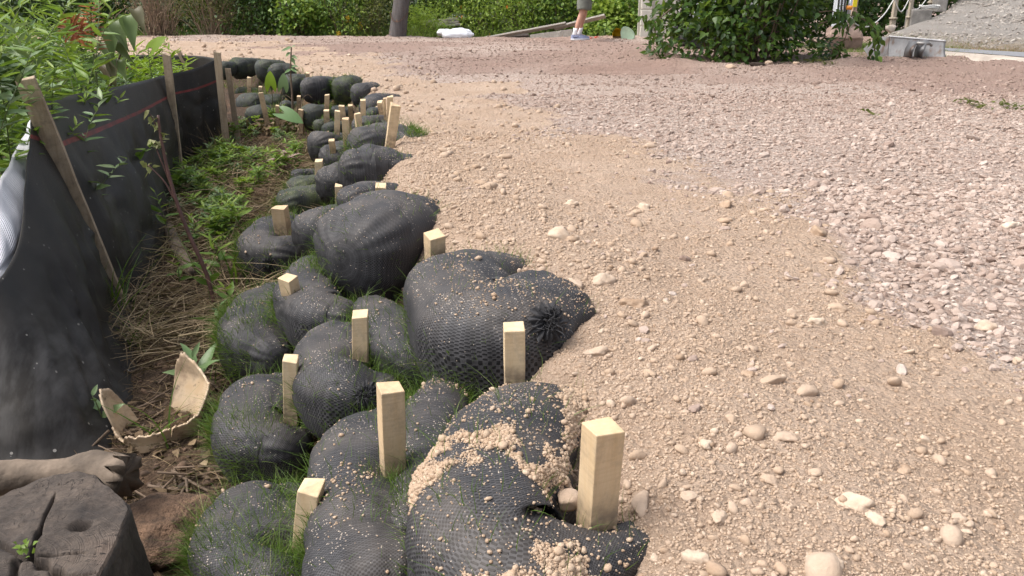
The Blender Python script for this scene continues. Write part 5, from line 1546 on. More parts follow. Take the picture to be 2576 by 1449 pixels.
o = mk('rough_grass', V, F, M['grass'], origin=(0, 0, 0), attrs={'tint': np.repeat(np.clip(rng.normal(.68, .15, n), 0, .95), m)}); tag(o, 'rough green grass behind the edge of the drive', 'grass', kind='stuff')

# ------------------------------------------------------------------ posts, boards, sacks, panels, tub
def y_at(v, z): return at(1288, v, z)[1]
ybk = 17.4
b = at_y(994, 95, ybk); t = at_y(1032, -130, ybk)
P = catmull([b - (0, 0, .2), (b + t) / 2, t], 30)
n1 = 24
V, F, cp = tube(P, np.linspace(.178, .135, 30), n1)
kk = np.concatenate((np.repeat(P, n1, 0), P[:1], P[-1:]))
ka, kz = np.tile(np.arange(n1), 30) / n1 * 6.283, np.repeat(np.arange(30), n1)
V = kk + (V - kk) * (1 + .16 * np.concatenate((fbm(np.column_stack((np.cos(ka) * 2.5, np.sin(ka) * 2.5, kz * .08)), 4, 3), (0, 0))))[:, None]
pl = thing('timber_piling', b, 'thick leaning grey timber piling with a rusty chain round it', 'post')
M['piling'] = wood_mat('grey_piling', (0.05, 0.05, 0.054), (0.125, 0.125, 0.132), (0.05, .045, .04), .4, .5)
mk('post', V, [F, cp], M['piling'], pl)
M['rust'] = simple('rusty_steel', (0.16, 0.085, 0.055), .7, .25, 20, .3, metal=.3)
ch = MB()
axp = t - b
for k in range(26):
    f = k / 25; a = math.pi * (1.0 + 1.0 * f)
    base = b + axp * (0.50 - .18 * math.sin(math.pi * f) ** 2 * (1 if f > .1 else 0)) * .58
    p = base + np.array((math.cos(a) * .185, math.sin(a) * .185, 0))
    tg = np.array((-math.sin(a), math.cos(a), 0)) * .016; up = np.array((0, 0, .009)) if k % 2 else np.array((math.cos(a), math.sin(a), 0)) * .009
    ring = [p + tg * math.cos(q) + up * math.sin(q) for q in np.linspace(0, 6.28, 9)]
    add_tube(ch, ring, .0035, 5)
ch.build('chain', M['rust'], pl)
b = at_y(722, 48, 18.2) - (0, 0, .25); t = at_y(706, -60, 18.2)
o = post('old_fence_post', b, t, .19, .17, M['piling'], seed=5); tag(o, 'small leaning grey post among the dark shrubs', 'post')
def board(u0, v0, u1, v1, y0, y1, w, th, label, roll=0.0, k=0):
    a, c = at_y(u0, v0, y0), at_y(u1, v1, y1)
    ax = c - a; L = np.linalg.norm(ax); ax /= L
    S = np.cross(ax, (0, 0, 1.0)); S /= np.linalg.norm(S); U = np.cross(S, ax)
    S, U = S * math.cos(roll) + U * math.sin(roll), U * math.cos(roll) - S * math.sin(roll)
    V = []
    g = np.random.default_rng(k)
    for q in np.linspace(0, L, 9):
        for sx, sy in ((-1, -1), (1, -1), (1, 1), (-1, 1)): V.append(a + ax * q + S * sx * w / 2 + U * sy * th / 2 + g.normal(0, .003, 3))
    o = mk('timber_board', np.array(V), [grid_faces(9, 4, True), np.array([[3, 2, 1, 0], [32, 33, 34, 35]])], M['greywood'], smooth=False)
    return tag(bevel(o, .004), label, 'board', 'grey boards lying behind the drive')
board(1185, 104, 1424, 60, 18.0, 17.7, .13, .035, 'long grey board lying from the gravel edge up toward the person', .5, 1)
board(1395, 72, 1522, 40, 17.8, 17.5, .13, .04, 'grey board sticking up to the right behind the legs of the person', .5, 2)
board(1335, 98, 1440, 84, 17.6, 17.5, .04, .17, 'wide plank on edge under the longer board behind the person', 0.1, 3)
board(1225, 96, 1330, 88, 18.1, 17.9, .16, .05, 'short grey board beneath the long one', .3, 6)
board(1060, 54, 1150, 47, 19.3, 19.5, .28, .045, 'topmost plank of the stack in the weeds', 0, 4)
board(1066, 60, 1152, 54, 19.2, 19.4, .28, .045, 'second plank of the stack in the weeds', 0, 5)
board(1082, 65, 1158, 61, 19.1, 19.3, .28, .045, 'lowest plank of the stack in the weeds', 0, 7)
def sack(u, v, hw, hh, y, label, seed):
    c = at_y(u, v, y); V0, F0 = ICO[4]
    r = 1 + .28 * fbm(V0 * 1.7, seed, 2) + .10 * np.abs(fbm(V0 * 4.0, seed + 1, 3)) + .05 * fbm(V0 * 11, seed + 2, 2)
    V = V0 * r[:, None] * (hw / FPX * y, .22, hh / FPX * y) + c
    o = mk('white_sack', V, F0, M['white']); return tag(o, label, 'sack')
M['white'] = simple('white_plastic', (0.74, 0.76, 0.80), .5, .05, 6, .3, 40, dist=.01)
sack(1152, 88, 36, 14, 17.9, 'crumpled white plastic sack at the edge of the drive by the long board', 3)
sack(1118, 82, 18, 9, 18.1, 'small white plastic bundle left of the crumpled white sack', 6)
sack(1152, 44, 26, 8, 19.9, 'white plastic sheet lying on the stack of planks', 9)
# pale grooved panels
M['panel'] = simple('pale_vinyl', (0.56, 0.54, 0.48), .55, .06, 5, .1)
def panel_fence():
    y = 17.2
    a = at_y(1608, 112, y); r = thing('pale_panel_wall', (a[0], y, -.05), 'pale grooved panel wall half hidden by the big shrub', 'wall')
    W1 = .22
    for k in range(6):
        V, F = box_vf(a[0] + W1 / 2, y, -.05 + .155 + k * .32, W1, .10, .305); bevel(mk('panel', V, F, M['panel'], r, smooth=False), .012)
        V, F = box_vf(a[0] + W1 + .30, y + .12, -.05 + .155 + k * .32, .58, .10, .305); bevel(mk('panel', V, F, M['panel'], r, smooth=False), .012)
    V, F = box_vf(a[0] + .40, y + .19, .88, .85, .05, 1.95); mk('backing', V, F, M['panel'], r, smooth=False)
panel_fence()
def tub():
    y = 17.0
    c = at_y(1570, 88, y)
    r = thing('plastic_tub', c - (0, 0, .18), 'tilted plastic tub with a yellow side and a pale green rounded front', 'tub')
    yel = simple('yellow_plastic', (0.78, 0.52, 0.02), .4, .08); grn = simple('pale_green_plastic', (0.48, 0.66, 0.48), .4, .08)
    # half boat: rounded triangular hull, open face toward the drive
    n, k = 40, 10
    a = np.linspace(0, 2 * math.pi, n, endpoint=False)
    sh = np.column_stack((np.cos(a) * (1 - .22 * np.sin(a)), np.sin(a)))
    def shell(s0, s1, y0, y1):
        V = []
        for j in range(k):
            f = j / (k - 1); s = s0 + (s1 - s0) * f ** .7
            V.append(np.column_stack((sh[:, 0] * .135 * s, np.full(n, y0 + (y1 - y0) * f), sh[:, 1] * .17 * s)))
        return np.concatenate(V)
    ra = math.radians(32)
    def place(V, off):
        V = V + off
        x, z = V[:, 0] * math.cos(ra) - V[:, 2] * math.sin(ra), V[:, 0] * math.sin(ra) + V[:, 2] * math.cos(ra)
        return np.column_stack((x, V[:, 1], z)) + c
    V = place(shell(1.0, .75, 0, .30), (-.095, 0.02, .03)); mk('yellow_hull', V, [grid_faces(k, n, True), np.array([np.arange(n) + (k - 1) * n])], yel, r)
    V = shell(1.0, .9, 0, .05)
    V = place(np.concatenate((V, V[:n] * (.86, 1, .86) + (0, .012, 0))), (.055, -.03, -.02))
    F = [grid_faces(k, n, True), np.array([np.arange(n)[::-1] + k * n])]
    ri = np.arange(n); rj = (ri + 1) % n
    F.append(np.stack((ri + k * n, rj + k * n, rj, ri), -1))
    mk('green_front', V, F, grn, r)
tub()
nt = MB(); c = at_y(1492, 99, 16.9)
for k in range(34):
    a = rng.uniform(0, 6.28); p = c + rng.normal(0, 1, 3) * (.07, .05, .02); p[2] = max(p[2], c[2] - .02)
    L = rng.uniform(.05, .13)
    add_tube(nt, catmull([p, p + np.array((math.cos(a), math.sin(a) * .5, .35)) * L * .5, p + np.array((math.cos(a), math.sin(a) * .5, 0)) * L], 7), .007, 5)
o = nt.build('orange_rope', simple('orange_rope', (0.62, 0.10, 0.05), .7)); tag(o, 'small tangle of orange red rope on the ground behind the person', 'rope')

# ------------------------------------------------------------------ person
def person():
    b = at(1452, 105, 0.0); y = b[1]; x = b[0]; gzz = gz(x, y)
    r = thing('person', (x, y, gzz), 'person walking in grey shorts, white socks and blue grey trainers', 'person')
    O = np.array((x, y, gzz))
    skin = simple('skin', (0.52, 0.29, 0.21), .5, .05)
    J = {}; E = []; Rr = {}
    def j(n, p, rad, par=None):
        J[n] = (len(J), p, rad)
        if par: E.append((J[par][0], J[n][0]))
    j('pelvis', (0.10, 0.02, 0.93), .13); j('belly', (.09, .02, 1.08), .125, 'pelvis'); j('chest', (.09, .02, 1.30), .145, 'belly'); j('neck', (.12, .02, 1.49), .058, 'chest')
    j('jaw', (.16, .02, 1.56), .065, 'neck'); j('head', (.15, .02, 1.66), .085, 'jaw'); j('crown', (.14, .02, 1.74), .065, 'head'); j('nose', (.245, .02, 1.63), .014, 'head')
    for s, n, fx, kx in ((-1, 'a', -.055, .075), (1, 'b', .045, .14)):
        yy = .02 + s * .085
        j('hip' + n, (.10, yy, .86), .095, 'pelvis'); j('knee' + n, (kx, yy, .50), .060, 'hip' + n); j('calf' + n, (kx - .055, yy, .35), .058, 'knee' + n)
        j('ankle' + n, (fx, yy, .10), .036, 'calf' + n); j('toe' + n, (fx + .14, yy, .045), .030, 'ankle' + n)
        sy = .02 + s * .19
        j('shoulder' + n, (.09, sy, 1.42), .062, 'chest'); j('elbow' + n, (.07, sy + s * .05, 1.14), .042, 'shoulder' + n); j('wrist' + n, (.17, sy + s * .03, .93), .028, 'elbow' + n)
        j('palm' + n, (.205, sy + s * .02, .86), .030, 'wrist' + n)
        for q in range(4): j('f%d' % q + n, (.225 + .012 * q, sy + s * .02 + (q - 1.5) * .012 * s, .785 - .01 * abs(q - 1.5)), .008, 'palm' + n)
        j('thumb' + n, (.25, sy - s * .01, .84), .010, 'palm' + n)
    me = bpy.data.meshes.new('body')
    me.from_pydata([v[1] for v in J.values()], E, [])
    o = bpy.data.objects.new('body', me); COL.objects.link(o); o.parent = r
    sk = o.modifiers.new('skin', 'SKIN'); sk.use_smooth_shade = True
    if not me.skin_vertices: me.attributes.new
    for (i, p, rad) in J.values(): me.skin_vertices[0].data[i].radius = (rad, rad)
    me.skin_vertices[0].data[0].use_root = True
    ss = o.modifiers.new('smooth', 'SUBSURF'); ss.levels = ss.render_levels = 2
    me.materials.append(skin)
    shorts = Nd('grey_shorts'); pn = shorts.noise(shorts.geo(), 16., 4.)
    shorts.set(Base_Color=shorts.mix(pn, (0.13, .14, .12), (0.20, .21, .185)), Roughness=.9, Normal=shorts.bump(pn, .6, .02))
    def loft(name, secs, mat, n=28):
        V = []
        for k, (cx, cy, cz, ax, ay) in enumerate(secs):
            a = np.linspace(0, 2 * math.pi, n, endpoint=False)
            w = 1 + .035 * np.sin(a * 5 + k * .8)
            V.append(np.column_stack((cx + np.cos(a) * ax * w, cy + np.sin(a) * ay * w, np.full(n, cz) + .006 * np.sin(a * 3 + k))))
        V = np.concatenate(V) + O
        oo = mk(name, V, grid_faces(len(secs), n, True), mat, r)
        md = oo.modifiers.new('thickness', 'SOLIDIFY'); md.thickness = .006
        return oo
    mb = MB(); n = 26
    a = np.linspace(0, 2 * math.pi, n, endpoint=False)
    for s, kx in ((-1, .095), (1, .145)):
        yy = .02 + s * .085
        V = []
        for k, (z, cx, ax, ay) in enumerate(((.555, kx, .125, .115), (.60, kx, .123, .113), (.68, kx + .005, .125, .115), (.77, .105, .128, .12), (.86, .10, .135, .12), (.94, .10, .130, .10))):
            w = 1 + .04 * np.sin(a * 4 + k * 1.1 + s)
            V.append(np.column_stack((cx + np.cos(a) * ax * w, yy + np.sin(a) * ay * w, np.full(n, z) + .012 * np.sin(a * 2 + s) * (k == 0))))
        mb.add(np.concatenate(V) + O, grid_faces(6, n, True))
    V = [np.column_stack((.10 + np.cos(a) * ax, .02 + np.sin(a) * ay, np.full(n, z))) for z, ax, ay in ((.86, .137, .20), (.96, .14, .185), (1.03, .135, .17))]
    mb.add(np.concatenate(V) + O, grid_faces(3, n, True))
    so = mb.build('shorts', shorts.m, r); md = so.modifiers.new('thickness', 'SOLIDIFY'); md.thickness = .006
    shirt = simple('shirt', (.16, .20, .26), .9, .08, 10)
    loft('shirt', [(.09, .02, .98, .145, .19), (.09, .02, 1.1, .14, .18), (.09, .02, 1.3, .155, .20), (.09, .02, 1.42, .13, .21), (.11, .02, 1.50, .075, .085)], shirt)
    hair = simple('brown_hair', (.05, .032, .02), .7); V0, F0 = ICO[3]
    V = V0 * (.098, .088, .085) + (.125, .02, 1.69) + O; kp = (V0[:, 2] > -.15) | (V0[:, 0] < -.2)
    idx = -np.ones(len(V0), int); idx[kp] = np.arange(kp.sum()); Fk = F0[kp[F0].all(1)]
    mk('hair', V[kp], idx[Fk], hair, r)
    white = simple('white_sock', (.78, .78, .82), .9, .04, 60); shoe = simple('blue_grey_mesh', (.25, .28, .42), .8, .15, 40); sole = simple('white_sole', (.75, .76, .80), .6, .03); dark = simple('dark_trim', (.04, .05, .09), .6)
    for s, fx in ((-1, -.055), (1, .045)):
        yy = .02 + s * .085
        secs = [(fx - .004, yy, .07, .050, .043), (fx, yy, .12, .046, .042), (fx + .012, yy, .18, .049, .046), (fx + .02, yy, .225, .053, .050)]
        loft('sock', secs, white, 18)
        # shoe: outline lofted upward
        k = 36; tt = np.linspace(0, 2 * math.pi, k, endpoint=False)
        px = np.cos(tt); py = np.sin(tt)
        V = []
        for z, l0, l1, w in ((.0, -.075, .205, .050), (.028, -.080, .215, .053), (.032, -.076, .208, .050), (.06, -.074, .190, .047), (.085, -.070, .12, .042), (.105, -.062, .06, .040)):
            cx = (l0 + l1) / 2; hx = (l1 - l0) / 2
            V.append(np.column_stack((fx + cx + px * hx, yy + py * w * (1 - .18 * px), np.full(k, z))))
        sh = mk('shoe', np.concatenate(V[2:]) + O, [grid_faces(4, k, True)], shoe, r)
        mk('sole', np.concatenate(V[:3]) + O, [grid_faces(3, k, True), np.array([np.arange(k)[::-1]])], sole, r)
        mb = MB()
        for q in range(5):
            lx = fx + .045 + q * .018
            add_tube(mb, [np.array((lx, yy - .03, .10 - q * .009)) + O, np.array((lx + .008, yy, .113 - q * .010)) + O, np.array((lx, yy + .03, .10 - q * .009)) + O], .004, 5)
        mb.build('laces', white, r)
        mb = MB(); add_tube(mb, np.array([(fx - .035, yy - .0475, .070), (fx - .015, yy - .0485, .050), (fx + .03, yy - .050, .056), (fx + .075, yy - .049, .072)]) + O, [.003, .008, .006, .002], 6)
        mb.build('side_mark', dark, r)
person()

# ------------------------------------------------------------------ the big shrub on the right
M['leaf_bush'] = leafmat('leaf_bush', [(0, (0.014, 0.040, 0.013)), (0.45, (0.036, 0.085, 0.018)), (0.8, (0.085, 0.16, 0.026)), (1, (0.16, 0.25, 0.04))], .4, .35, .4)
c = (SHB[0] - .06, SHB[1] + .35, 0.0)
r = shrub('big_shrub', 'large dense dark green shrub standing on its own soil mound in the drive', 'shrub', c, 1.17, .95, 2.5, 340, 34, .105, .058, 'leaf_bush', nstem=60, srad=.016, low=.05, seed=301, cluster=.15, tlo=.08)
# side branches with hanging leaves at the right of the shrub
mb, lf = MB(), MB()
for (pts, nl, sp) in (([(2060, 60), (2140, 40), (2190, 62), (2212, 110)], 44, 20), ([(2040, 100), (2070, 115), (2118, 150)], 14, 14), ([(2100, 152), (2128, 90), (2150, 20)], 16, 16), ([(2060, 30), (2100, 30), (2120, 60)], 34, 20), ([(2085, 150), (2100, 120), (2130, 150)], 10, 12), ([(1690, 20), (1640, 60), (1615, 40)], 26, 16), ([(1690, 120), (1660, 100), (1640, 60)], 20, 14), ([(2196, 80), (2200, 130), (2205, 150)], 20, 12)):
    y = c[1] - .55
    Q = catmull([at_y(u, v, y) for u, v in pts], 16)
    add_tube(mb, Q, np.linspace(.009, .003, 16), 6)
    i = rng.integers(4, 16, nl)
    P = Q[i] + rng.normal(0, sp / FPX * y * .45, (nl, 3))
    D = rng.normal(0, .6, (nl, 3)) + (.1, -.2, -.8)
    V, F, A = put_leaves('ovate', P, D, rng.uniform(.08, .14, nl), rng.uniform(.04, .06, nl), rng.normal(0, .4, (nl, 3)) + (.2, -.8, .5), np.clip(rng.normal(.7, .15, nl), 0, 1)); lf.add(V, F, A)
for i in range(300):   # low shoots and fern like leaves round its foot
    a = rng.uniform(math.pi * .95, math.pi * 2.05); rr = rng.uniform(.85, 1.08)
    p = np.array((c[0] + math.cos(a) * 1.15 * rr, c[1] + math.sin(a) * .92 * rr, rng.uniform(.03, .30)))
    V, F, A = put_leaves('ovate', p[None], np.array([(math.cos(a) * .5 + rng.normal(0, .4), math.sin(a) * .5 - .2, rng.normal(.1, .5))]), np.array([rng.uniform(.06, .13)]), np.array([rng.uniform(.03, .06)]), np.array([(0, -.4, .9)]), np.array([rng.uniform(.2, .8)])); lf.add(V, F, A)
mb.build('side_branches', M['twig'], r); lf.build('side_leaves', M['leaf_bush'], r)
p = at(1985, 166, .05)
for (u, v, rp, lab, t) in ((1905, 158, 14, 'dark flat stone lying under the big shrub', .0), (1935, 156, 9, 'tan stone on the soil mound before the big shrub', .5), (1840, 162, 11, 'grey tan stone at the left of the soil mound', .4), (2005, 156, 8, 'pointed tan stone on top of the soil mound', .45)):
    p = at(u, v, .06); z = gz(p[0], p[1]); rr = rp / FPX * depth(p); V0, F0 = stone_template(3, 1, u)
    tag(mk('cobble', V0 * rr + (p[0], p[1], z + rr * .3), F0, M['tan_stone'] if t else mudm.m, attrs={'tint': np.full(len(V0), t)}), lab, 'rock', 'larger stones lying on the drive')
for (u, v, n, lab) in ((2055, 165, 60, 'wilted green leaves lying on the gravel before the big shrub'), (2440, 268, 26, 'few torn leaves lying on the gravel at right'), (2535, 272, 22, 'dry leaf scrap on the gravel near the right edge'), (2180, 292, 6, 'single yellow leaf on the gravel')):
    p = at(u, v, 0); s = 45 if n > 40 else 16
    x = p[0] + rng.normal(0, s / FPX * p[1] * .45, n); y = p[1] + rng.normal(0, .10, n)
    V, F, A = put_leaves('ovate', np.column_stack((x, y, terrain(x, y) + rng.uniform(.015, .04, n))), rng.normal(0, 1, (n, 3)) * (1, 1, .3), rng.uniform(.04, .08, n), rng.uniform(.015, .03, n), None, rng.uniform(.3, 1, n))
    tag(mk('fallen_leaves', V, F, M['leaf_olive'], attrs={'tint': A}), lab, 'leaves')

# ------------------------------------------------------------------ hill, road, grass strip
HN = np.array((.50, .866)); HP = np.array(at(2400, 128, 0)[:2])
def hill_h(x, y):
    d = (x - HP[0]) * HN[0] + (y - HP[1]) * HN[1]
    l = poly_sd(np.array([(5.9, 12.2), (6.7, 15.6), (9.3, 18.6), (19, 34)]), x, y)
    return np.clip(d, -.5, None) * .105 * sstep(-.25, .9, l + .5) - .25 * sstep(.3, -.5, l) - .02
xs = np.linspace(5.5, 40, 260); ys = np.linspace(9.5, 45, 220)
X, Y = np.meshgrid(xs, ys)
Z = hill_h(X, Y) + (.03 * fbm(np.column_stack((X.ravel(), Y.ravel())) * 2.5, 2, 5)).reshape(X.shape)
hm = Nd('grey_gravel_slope'); p = hm.geo()
cc = hm.mix(hm.map(hm.noise(p, 2.0, 6.0, .65), .35, .7), (0.37, 0.335, 0.30), (0.45, 0.415, 0.375))
cc = hm.mix(hm.map(hm.noise(p, 40.0, 6.0, .7), .4, .7), hm.mix(.5, cc, (.22, .20, .18)), cc)
pz = hm.n('ShaderNodeSeparateXYZ'); hm.put(pz.inputs[0], p)
lowz = hm.map(pz.outputs[2], .0, .22, 1, 0)
cc = hm.mix(hm.math('MULTIPLY', lowz, hm.map(hm.noise(p, 3., 4.), .38, .6)), cc, (.30, .235, .15))
hm.set(Base_Color=cc, Roughness=.95, Normal=hm.bump(hm.noise(p, 25., 6., .75), 1.0, .08))
o = mk('hill', np.column_stack((X.ravel(), Y.ravel(), Z.ravel())), grid_faces(len(ys), len(xs)), hm.m, origin=(0, 0, 0)); o['kind'] = 'structure'
x = rng.uniform(6.2, 16, 26000); y = rng.uniform(11.5, 24, 26000); z = hill_h(x, y); k = z > .03
x, y, z = x[k], y[k], z[k]; k = rng.uniform(size=len(x)) < np.clip(.35 + 1.2 * fbm(np.column_stack((x, y)) * .8, 44, 3), .03, 1); x, y, z = x[k], y[k], z[k]
M['grey_stone'] = stone_mat('grey_slope_stone', [(0, (.19, .175, .16)), (.5, (.38, .35, .315)), (1, (.52, .49, .455))], .4, (.34, .30, .26))
tag(stuff_mesh('slope_gravel', [stones('s', x, y, np.minimum(.016 * np.exp(rng.normal(0, .45, len(x))), .05), 1, 1, None, z=z)], M['grey_stone'], smooth=False), 'grey gravel lying on the slope at the far right', 'gravel')
k = 5000; x = rng.uniform(6.0, 10.5, k); y = HP[1] + (x - HP[0]) * -.577 + rng.exponential(.45, k); z = hill_h(x, y); kk = (z > -.03) & (z < .3)
D = np.column_stack((rng.normal(0, .5, (k, 2)), np.ones(k))); D /= np.linalg.norm(D, axis=1)[:, None]
V, F, m = blades(np.column_stack((x, y, z))[kk], D[kk], rng.uniform(.03, .10, kk.sum()), np.full(kk.sum(), .006), rng.uniform(.2, .8, kk.sum()))
tag(mk('dry_grass', V, F, M['leaf_dry'], origin=(0, 0, 0), attrs={'tint': np.repeat(np.clip(rng.normal(.75, .15, kk.sum()), 0, 1), m)}), 'dry grass fringe at the foot of the gravel slope', 'grass', kind='stuff')
asphalt = Nd('worn_asphalt'); asphalt.set(Base_Color=asphalt.mix(asphalt.map(asphalt.noise(asphalt.geo(), 25., 5.), .3, .7), (.17, .175, .19), (.24, .245, .255)), Roughness=.85)
up = [at(u, v, .0) for u, v in ((2300, 124), (2400, 131), (2576, 141), (2900, 158))]; lo = [at(u, v, .0) for u, v in ((2300, 131), (2390, 138), (2576, 154), (2900, 182))]
U1, L1 = catmull(up, 40), catmull(lo, 40)
n = 10
V = np.concatenate([L1 * (1 - f) + U1 * f for f in np.linspace(0, 1, n)]); V[:, 2] = np.maximum(terrain(V[:, 0], V[:, 1]), hill_h(V[:, 0], V[:, 1])) * 0 + .055
o = mk('road', V, grid_faces(n, 40), asphalt.m, origin=(0, 0, 0)); o['kind'] = 'structure'
M['pale'] = simple('pale_grit', (0.42, 0.365, 0.31), .95, .14, 5, .6, 70, dist=.01)
lo2 = [at(u, v, 0) for u, v in ((2330, 139), (2400, 146), (2576, 163), (2900, 192))]; L2 = catmull(lo2, 40)
V = np.concatenate([L2 * (1 - f) + L1 * f for f in np.linspace(0, 1, n)]); V[:, 2] = np.concatenate([np.full(40, -.03 + .078 * min(1, f * 3)) for f in np.linspace(0, 1, n)]) + .006 * fbm(V * 5, 3, 3)
o = mk('road_shoulder', V, grid_faces(n, 40), M['pale'], origin=(0, 0, 0)); o['kind'] = 'structure'
g0 = at(2235, 128, 0); n = 9000
x = g0[0] + rng.normal(0, .62, n); y = g0[1] + rng.normal(.2, .75, n)
z = np.maximum(terrain(x, y), hill_h(x, y))
D = np.column_stack((rng.normal(0, .4, (n, 2)), np.ones(n))); D /= np.linalg.norm(D, axis=1)[:, None]
ok = y > 10.9 + .2 * rng.normal(size=n)
V, F, m = blades(np.column_stack((x, y, z))[ok], D[ok], rng.uniform(.03, .09, ok.sum()), np.full(ok.sum(), .006), rng.uniform(.1, .7, ok.sum()))
o = mk('mown_grass', V, F, M['grass'], origin=(0, 0, 0), attrs={'tint': np.repeat(np.clip(rng.normal(.88, .1, ok.sum()), 0, 1), m)}); tag(o, 'yellowish short grass round the steel buckets', 'grass', kind='stuff')

# ------------------------------------------------------------------ steel grading bucket left on the grass
steel = Nd('worn_steel'); p = steel.geo()
sc = steel.mix(steel.map(steel.noise(p, 7., 6., .7), .35, .7), (.13, .13, .135), (.21, .21, .215))
sc = steel.mix(steel.map(steel.noise(steel.scale(p, (9, 9, 2)), 1., 4.), .56, .68, 0, .8), sc, (.09, .05, .03))
steel.set(Base_Color=sc, Roughness=.55, Metallic=.35)
M['steel'] = steel.m
def grading_bucket():
    yb = 11.6
    A, Bq, Cq, Dq = at_y(2222, 148, yb + .25), at_y(2238, 92, yb + .25), at_y(2382, 104, yb - .12), at_y(2370, 150, yb - .12)
    r = thing('grading_bucket', ((A[0] + Dq[0]) / 2, yb, -.02), 'grey steel grading bucket lying on the grass with a rust streak', 'bucket')
    nu, nv = 24, 12
    V = []
    for j in range(nv):
        f = j / (nv - 1)
        a_, b_ = A * (1 - f) + Bq * f, Dq * (1 - f) + Cq * f
        for i in range(nu):
            q = i / (nu - 1); pnt = a_ * (1 - q) + b_ * q
            V.append(pnt + np.array((.10, -.30, 0)) * 0.25 * (1 - f) ** 2 + np.array((.08, .25, 0)) * .3 * f)
    sh = mk('shell', np.array(V), grid_faces(nv, nu), M['steel'], r); md = sh.modifiers.new('thickness', 'SOLIDIFY'); md.thickness = .02
    # end plate on the left, swept back
    e = np.array((-.20, .28, 0.0))
    T = V[(nv - 1) * nu]; Bm = V[0]
    P = np.array([Bm, T, T + e * .55 + (0, 0, -.02), T * .4 + Bm * .6 + e * 1.1, Bm + e * .8])
    o2 = mk('end_plate', P, np.array([[0, 1, 2, 3, 4]]), M['steel'], r, smooth=False); md = o2.modifiers.new('thickness', 'SOLIDIFY'); md.thickness = .018
    rim = MB(); add_tube(rim, np.array(V)[(nv - 1) * nu:], .014, 6); rim.build('rolled_lip', simple('scraped_steel', (.45, .45, .46), .5), r)
    # mounting ears with a pin
    for k, u in enumerate((2296, 2322)):
        n = 18; P = []
        for q in range(n):
            f = q / (n - 1); v = 104 + f * 44
            P.append(at_y(u + 14 - 16 * math.sin(f * 1.5), v, yb - .16 - .16 * math.sin(f * math.pi)))
        P = np.array(P); Q = P + np.array((.0, .22, .0))
        o3 = mk('mounting_ear', np.concatenate((P, Q)), grid_faces(2, n), M['steel'], r); md = o3.modifiers.new('thickness', 'SOLIDIFY'); md.thickness = .02
    pn = MB(); add_tube(pn, [at_y(2306, 109, yb - .22), at_y(2340, 110, yb - .22)], .022, 12); add_tube(pn, [at_y(2339, 107, yb - .22), at_y(2344, 116, yb - .22)], .018, 8)
    pn.build('pin', simple('dull_steel', (.28, .27, .26), .5, metal=.4), r)
grading_bucket()

